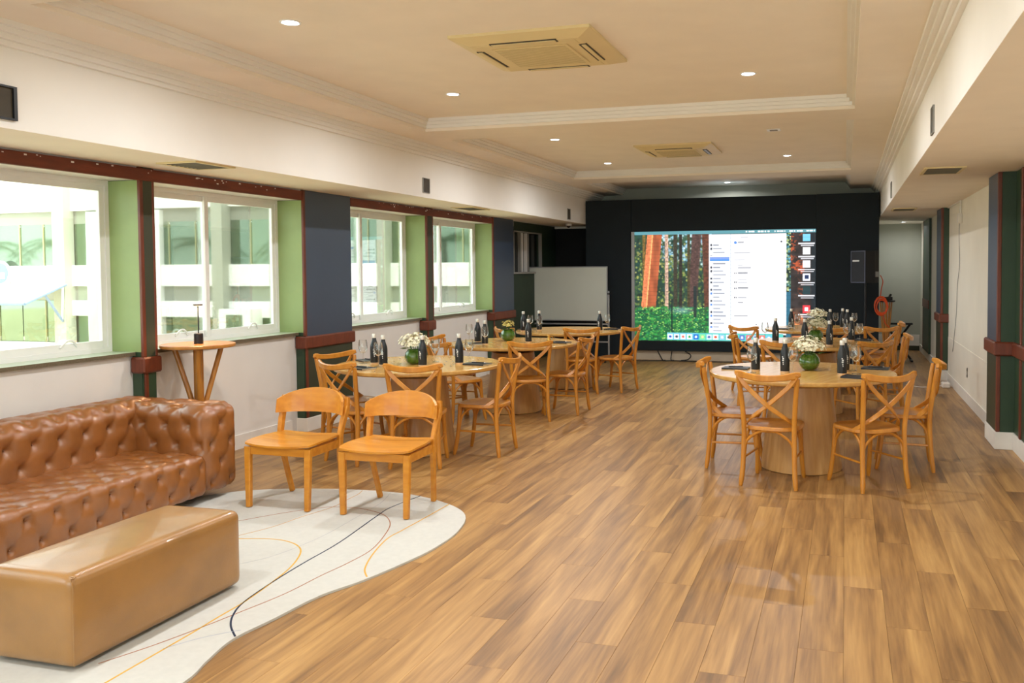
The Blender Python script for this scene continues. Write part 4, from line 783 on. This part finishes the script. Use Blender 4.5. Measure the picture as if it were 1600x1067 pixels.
mixc(np.clip(1-np.hypot((U-.27)/.09, (V-.72)/.045), 0, 1)*.7, C(140, 176, 190)); mixc((np.abs(U-.215) < .004)*(V > .62)*(V < .92)*.9, C(16, 40, 40)); mixc((np.abs(U-.345) < .009)*(V > .5)*(V < .78)*.85, C(24, 44, 46))
# dark trunk on the right with sunlit patches
splats(150, lambda t: .84+t*.03, lambda t: t*.9, [(60, 110, 90), (190, 200, 120), (90, 160, 190), (220, 230, 180)], 1, 3, .9)
rt_ = (U > .868)*1.0; mixc(rt_, C(46, 40, 40)*(.7+.6*n1[..., None])); mixc(rt_*np.clip((n3*.7+n2*.5-.62)*4, 0, 1)*(U < .94), C(186, 84, 50)); mixc((np.abs(U-.905) < .03)*np.clip((V-.68)*6, 0, 1)*np.clip((n1-.2)*2, 0, 1), C(244, 150, 90)); mixc((U > .975)*.7, C(16, 34, 44)); mixc((U > .843)*(U < .868)*(V > .55)*1.0, C(44, 104, 128))
# window with list
wx0, wx1, wy0, wy1 = .424, .846, .035, .93; win = (U > wx0)*(U < wx1)*(V > wy0)*(V < wy1)*1.0; mixc(win, C(240, 244, 252)); mixc(win*(U > .545), C(252, 253, 255)); mixc((np.abs(U-.5445) < .0016)*win, C(206, 212, 226)); mixc(((U > .43)*(U < .536)*(V > .238)*(V < .272))*1.0, C(122, 152, 222)); mixc(((U > .43)*(U < .536)*(V > .262)*(V < .275))*1.0, C(60, 136, 214))
for i, v in enumerate(np.arange(.13, .92, .0335)):
    ln = .03+.045*((i*37) % 11)/11; mixc((np.abs(V-v) < .005)*(U > .448)*(U < .448+ln)*(np.abs(V-.255) > .03)*.75, C(120, 124, 136)); mixc((np.hypot((U-.437)*1.63, V-v) < .010)*1.0*(i % 3 != 2)*(np.abs(V-.255) > .03), [C(60, 64, 74), C(220, 60, 70), C(80, 130, 210)][(i*5) % 3 if i > 12 else 0])
for i, (v, u0, u1, k) in enumerate(((.065, .60, .64, .5), (.108, .585, .615, .8), (.20, .563, .65, .6), (.265, .563, .62, .5), (.315, .585, .61, .4), (.336, .585, .655, .7), (.382, .585, .638, 1), (.44, .585, .632, .5), (.465, .585, .635, .6), (.515, .585, .64, 1), (.60, .585, .632, .6), (.645, .585, .612, .9), (.765, .563, .636, .9))): mixc((np.abs(V-v) < .0055)*(U > u0)*(U < u1)*k*.7, C(90, 92, 104))
for v in (.385, .465, .52, .60): mixc((np.abs(V-v) < .006)*((np.abs(U-.567) < .003)+(np.abs(U-.576) < .003)), C(110, 110, 118))
mixc((np.hypot((U-.57)*1.63, V-.112) < .013)*1.0, C(90, 140, 220)); mixc((np.hypot((U-.818)*1.63, V-.107) < .008)*1.0, C(70, 74, 84)); mixc((np.abs(U-.685) < .003)*(np.abs(V-.84) < .007), C(60, 60, 70))
mixc((V < .028)*1.0, C(92, 150, 160))
for i in range(22): u = .63+i*.0172; mixc((np.abs(V-.014) < .007)*(np.abs(U-u) < .003+.003*(i % 3))*(i % 5 != 3), C(245, 250, 250))
# dock and desktop icons
dk = (U > .188)*(U < .83)*(V > .925)*(V < .992)*1.0; mixc(dk, C(108, 196, 214)); mixc(dk*(U > .36)*.5, C(60, 196, 160)); cols = [(235, 244, 252), (226, 228, 232), (240, 240, 236), (250, 250, 250), (30, 110, 200), (130, 220, 150), (206, 226, 246), (250, 250, 248), (150, 196, 230), (232, 234, 240), (210, 90, 90), (90, 120, 190), (226, 110, 120), (170, 190, 220), (236, 120, 110), (110, 190, 235), (220, 226, 232)]
for i, c in enumerate(cols):
    u = .205+i*.0365; e = np.maximum(np.abs(U-u)*1.63, np.abs(V-.958)); mixc((e < .024)*1.0, C(*c)); q = [(60, 90, 190), (70, 74, 90), (226, 110, 100), (60, 170, 90), (240, 246, 250), (230, 240, 160), (90, 110, 170), (226, 90, 60), (236, 240, 250), (40, 44, 60), (240, 200, 190), (220, 228, 250), (250, 240, 240), (90, 110, 150), (250, 250, 250), (240, 250, 255), (120, 130, 150)][i]; mixc((np.hypot((U-u)*1.63, V-.96) < .012)*1.0, C(*q))
for v, c in ((.075, (120, 200, 236)), (.19, (244, 244, 246)), (.305, (244, 244, 246)), (.42, (236, 240, 250)), (.535, (30, 60, 66)), (.70, (232, 60, 70))):
    e = np.maximum(np.abs(U-.952)*1.63, np.abs(V-v)); mixc((e < .033)*1.0, C(*c)); mixc((e < .018)*(v in (.42,))*1.0, C(30, 50, 90)); mixc((e < .016)*(v == .70)*1.0, C(250, 240, 240)); mixc((np.abs(U-.952) < .043)*(np.abs(V-v-.05) < .006)*.9, C(240, 240, 244)); mixc((np.abs(U-.956) < .034)*(np.abs(V-v-.068) < .005)*.8, C(232, 232, 238))
img *= (1-.12*((np.arange(GH) % 8) == 0))[:, None, None]
lin = np.where(img <= .04045, img/12.92, ((np.clip(img, 0, 1)+.055)/1.055)**2.4)
sx0, sx1, sz0, sz1 = -3.505, -.462, .335, 2.21
xs = np.linspace(sx0, sx1, GW+1)+1.93; zs = np.linspace(sz1, sz0, GH+1); gx, gz = np.meshgrid(xs, zs); vv = np.stack([gx, np.zeros_like(gx)-.004, gz], -1).reshape(-1, 3)
I = np.arange((GH+1)*(GW+1)).reshape(GH+1, GW+1); qd = np.stack([I[1:, :-1], I[1:, 1:], I[:-1, 1:], I[:-1, :-1]], -1).reshape(-1, 4)
me = bpy.data.meshes.new('screen'); me.from_pydata(vv.tolist(), [], qd.tolist()); at = me.attributes.new('picture', 'FLOAT_COLOR', 'FACE'); at.data.foreach_set('color', np.concatenate([lin.reshape(-1, 3), np.ones((GW*GH, 1))], 1).ravel().astype(np.float32))
sm = bpy.data.materials.new('screen_picture'); sm.use_nodes = True; nt = sm.node_tree; b_ = nt.nodes['Principled BSDF']; an = nt.nodes.new('ShaderNodeAttribute'); an.attribute_name = 'picture'; b_.inputs['Base Color'].default_value = (.01, .01, .012, 1); b_.inputs['Roughness'].default_value = .5
nt.links.new(an.outputs['Color'], b_.inputs['Emission Color']); b_.inputs['Emission Strength'].default_value = 1.2
scr = obj('screen', me, sm, vw, (0, 0, 0)); B('screen_body', M['blackp'], -3.505, -.462, YS+.002, YS+.08, .335, 2.21)
for i, P in enumerate(([(-3.6, 14.2, .012), (-3.2, 14.3, .012), (-2.7, 14.38, .012), (-2.2, 14.35, .012), (-1.6, 14.4, .012), (-.9, 14.38, .012)], [(-3.1, 14.53, .16), (-3.05, 14.5, .08), (-3.0, 14.47, .012), (-2.95, 14.46, .012)], [(-2.85, 14.53, .16), (-2.86, 14.5, .06), (-2.85, 14.47, .012), (-2.80, 14.47, .012)], [(-2.62, 14.53, .16), (-2.52, 14.5, .1), (-2.56, 14.48, .03), (-2.68, 14.47, .012)])):
    tag(MB().tube(crv(P, 6), .009, 7).build('cable', M['cable']), ['black cable lying along the foot of the video wall', 'thin cable drooping from the screen, leftmost', 'cable hanging straight from the screen bottom', 'curved cable looping from the screen bottom, right one'][i], 'cable', 'black cables below the screen')
# ------------------------------------------------------------------ whiteboard on wheeled stand
wbt = thing('whiteboard', 'wheeled whiteboard standing in front of the dark corner', 'whiteboard', (-4.655, 14.15, 0), 0.0)
MB().box(-.755, .755, -.008, .008, .70, 1.60, c=.002).build('board', M['board'], wbt)
f = MB(); f.box(-.772, -.755, -.014, .014, .685, 1.617); f.box(.755, .772, -.014, .014, .685, 1.617); f.box(-.755, .755, -.014, .014, 1.6, 1.617); f.box(-.755, .755, -.014, .014, .685, .70); f.build('frame', M['grey'], wbt)
for s in (-1, 1):
    MB().box(s*.79-.014, s*.79+.014, -.014, .014, .07, 1.2, c=.003).build('post', M['grey'], wbt); MB().tube([(s*.77, 0, 1.15), (s*.812, 0, 1.15)], .018, 12).build('pivot_knob', M['blackp'], wbt); MB().box(s*.79-.016, s*.79+.016, -.27, .27, .06, .085, c=.003).build('foot', M['grey'], wbt); ft_ = wbt.children[-1]
    for y in (-.25, .25): MB().tube([(s*.79-.012, y, .03), (s*.79+.012, y, .03)], .0295, 14).build('caster', M['blackp'], ft_)
MB().box(-.776, .776, -.01, .01, .318, .342).build('crossbar', M['grey'], wbt); MB().box(-.776, .776, -.012, .012, .62, .645).build('crossbar', M['grey'], wbt)
# ------------------------------------------------------------------ loudspeaker on stand, stool, cords
st = thing('speaker_stand', 'black pole stand under the loudspeaker', 'stand', (.30, 13.9, 0)); MB().tube([(0, 0, .12), (0, 0, 1.34)], .018, 14).build('pole', M['blackp'], st); MB().tube([(0, 0, .45), (0, 0, .52)], .03, 14).build('collar', M['blackp'], st)
for k in range(3):
    a = k*2.094+.5; d = Vector((math.cos(a), math.sin(a), 0)); MB().tube([d*.03+Vector((0, 0, .5)), d*.42+Vector((0, 0, .014))], .013, 8).build('leg', M['blackp'], st)
sp_ = thing('loudspeaker', 'black loudspeaker on the pole stand right of the screen', 'loudspeaker', (.31, 13.9, 1.34), -.82)
MB().prism([(-.15, -.16), (.15, -.16), (.15, .03), (.10, .16), (-.10, .16), (-.15, .03)], 0, .49).build('cabinet', M['blackp'], sp_); MB().box(-.138, .138, -.170, -.160, .014, .476, c=.004).build('grille', mat('speaker_grille', rgb(18, 22, 30), .5, .1, 200, .3, 600), sp_)
f = MB(); f.box(-.15, -.138, -.172, -.16, 0, .49); f.box(.138, .15, -.172, -.16, 0, .49); f.box(-.138, .138, -.172, -.16, .476, .49); f.box(-.138, .138, -.172, -.16, 0, .014); f.build('grille_frame', mat('speaker_edge', rgb(92, 98, 118), .4, .1), sp_)
MB().box(-.11, .03, -.1735, -.170, .325, .35).build('badge', M['white'], [c for c in sp_.children if c.name.startswith('grille')][0]); MB().box(.101, .152, .05, .12, .09, .17, c=.002).build('socket_plate', M['greyp'], sp_)
stl = side_table(.62, 14.28, .14, 1.06, 'tall narrow wooden stand with black top beside the video wall', M['blackp'], rz=.2, col_r=.022, zmeet=.25, n=4)
t = thing('power_plug_block', 'black power plug block lying on the tall narrow stand', 'plug block', (.64, 14.27, 1.0605), .4); MB().box(-.07, .07, -.04, .04, 0, .05, c=.006).build('body', M['blackp'], t); MB().tube([(.03, 0, .05), (.06, 0, .09)], .018, 10).build('plug', M['blackp'], t)
cl = []
for k in range(7*14): a = k/14*6.283; r = .11+.02*math.sin(k*.23); cl.append((.545+r*.8*math.cos(a), 14.12-.012*math.sin(k*.5)-.006*(k//14), .98+r*1.15*math.sin(a)-.004*(k//14)))
cd = thing('extension_cord', 'orange extension cord coiled and hung on the tall narrow stand', 'cord', (.545, 14.12, .9)); MB().tube([(x-.545, y-14.12, z-.9) for x, y, z in cl], .0085, 6).build('coil', M['orange'], cd); MB().tube(crv([(-.02, .0, .2), (.0, .0, .35), (.02, .01, .46), (-.02, -.05, .55)], 5), .0075, 6).build('lead', M['orange'], cd); MB().tube(crv([(.02, -.03, -.05), (.04, -.02, -.14), (.06, -.02, -.2), (.12, .0, -.26)], 5), .0075, 6).build('tail', M['orange'], cd)
xs_ = thing('folding_stand', 'black folding cross-leg stand on the floor near the far right corner', 'stand', (.85, 15.3, 0)); MB().tube([(-.22, 0, .02), (.2, 0, .62)], .018, 8).build('leg', M['blackp'], xs_); MB().tube([(.22, .04, .02), (-.2, .04, .62)], .018, 8).build('leg', M['blackp'], xs_)
for s in (-1, 1): MB().box(s*.22-.02, s*.22+.02, -.18, .18, 0, .03, c=.004).build('foot_bar', M['blackp'], xs_)
MB().box(-.24, .24, -.02, .06, .61, .64, c=.004).build('top_bar', M['blackp'], xs_)
# ------------------------------------------------------------------ small fittings on the right wall
t = thing('junction_box', 'white junction box with conduit and dangling wire high on the right wall', 'electrical box', (XR, 11.4, 2.17)); MB().box(-.05, 0, -.05, .05, -.06, .06, c=.006).build('box', M['base'], t); MB().tube([(-.015, 0, .06), (-.015, 0, .22)], .011, 10).build('conduit', M['base'], t); MB().tube([(-.02, -.05, .0), (-.02, .25, .005)], .012, 10).build('side_conduit', M['base'], t)
MB().tube(crv([(-.01, .1, .19), (-.012, .15, -.2), (-.012, .08, -.55), (-.012, .28, -.85), (-.012, .36, -1.2), (-.012, .7, -1.7)], 6), .004, 6).build('wire', M['greyp'], t); MB().tube([(-.015, 0, .215), (-.015, 1.6, .215)], .01, 8).build('ceiling_conduit', M['base'], t)
t = thing('wall_outlet', 'small outlet plate low on the right wall', 'outlet', (XR, 10.75, .35)); MB().box(-.006, 0, -.035, .035, -.06, .06, c=.002).build('plate', M['base'], t); MB().box(-.010, -.006, -.012, .012, .02, .05).build('socket', M['vent'], t); MB().box(-.010, -.006, -.012, .012, -.05, -.02).build('socket', M['vent'], t)
t = thing('power_adapter', 'white power adapter on the floor by the right wall', 'adapter', (1.27, 12.05, 0)); MB().box(-.05, .05, -.08, .08, 0, .07, c=.012).build('body', M['base'], t); MB().tube(crv([(-.05, 0, .02), (-.3, -.1, .008), (-.55, .2, .008), (-.8, .1, .008)], 5), .006, 6).build('lead', M['base'], t)
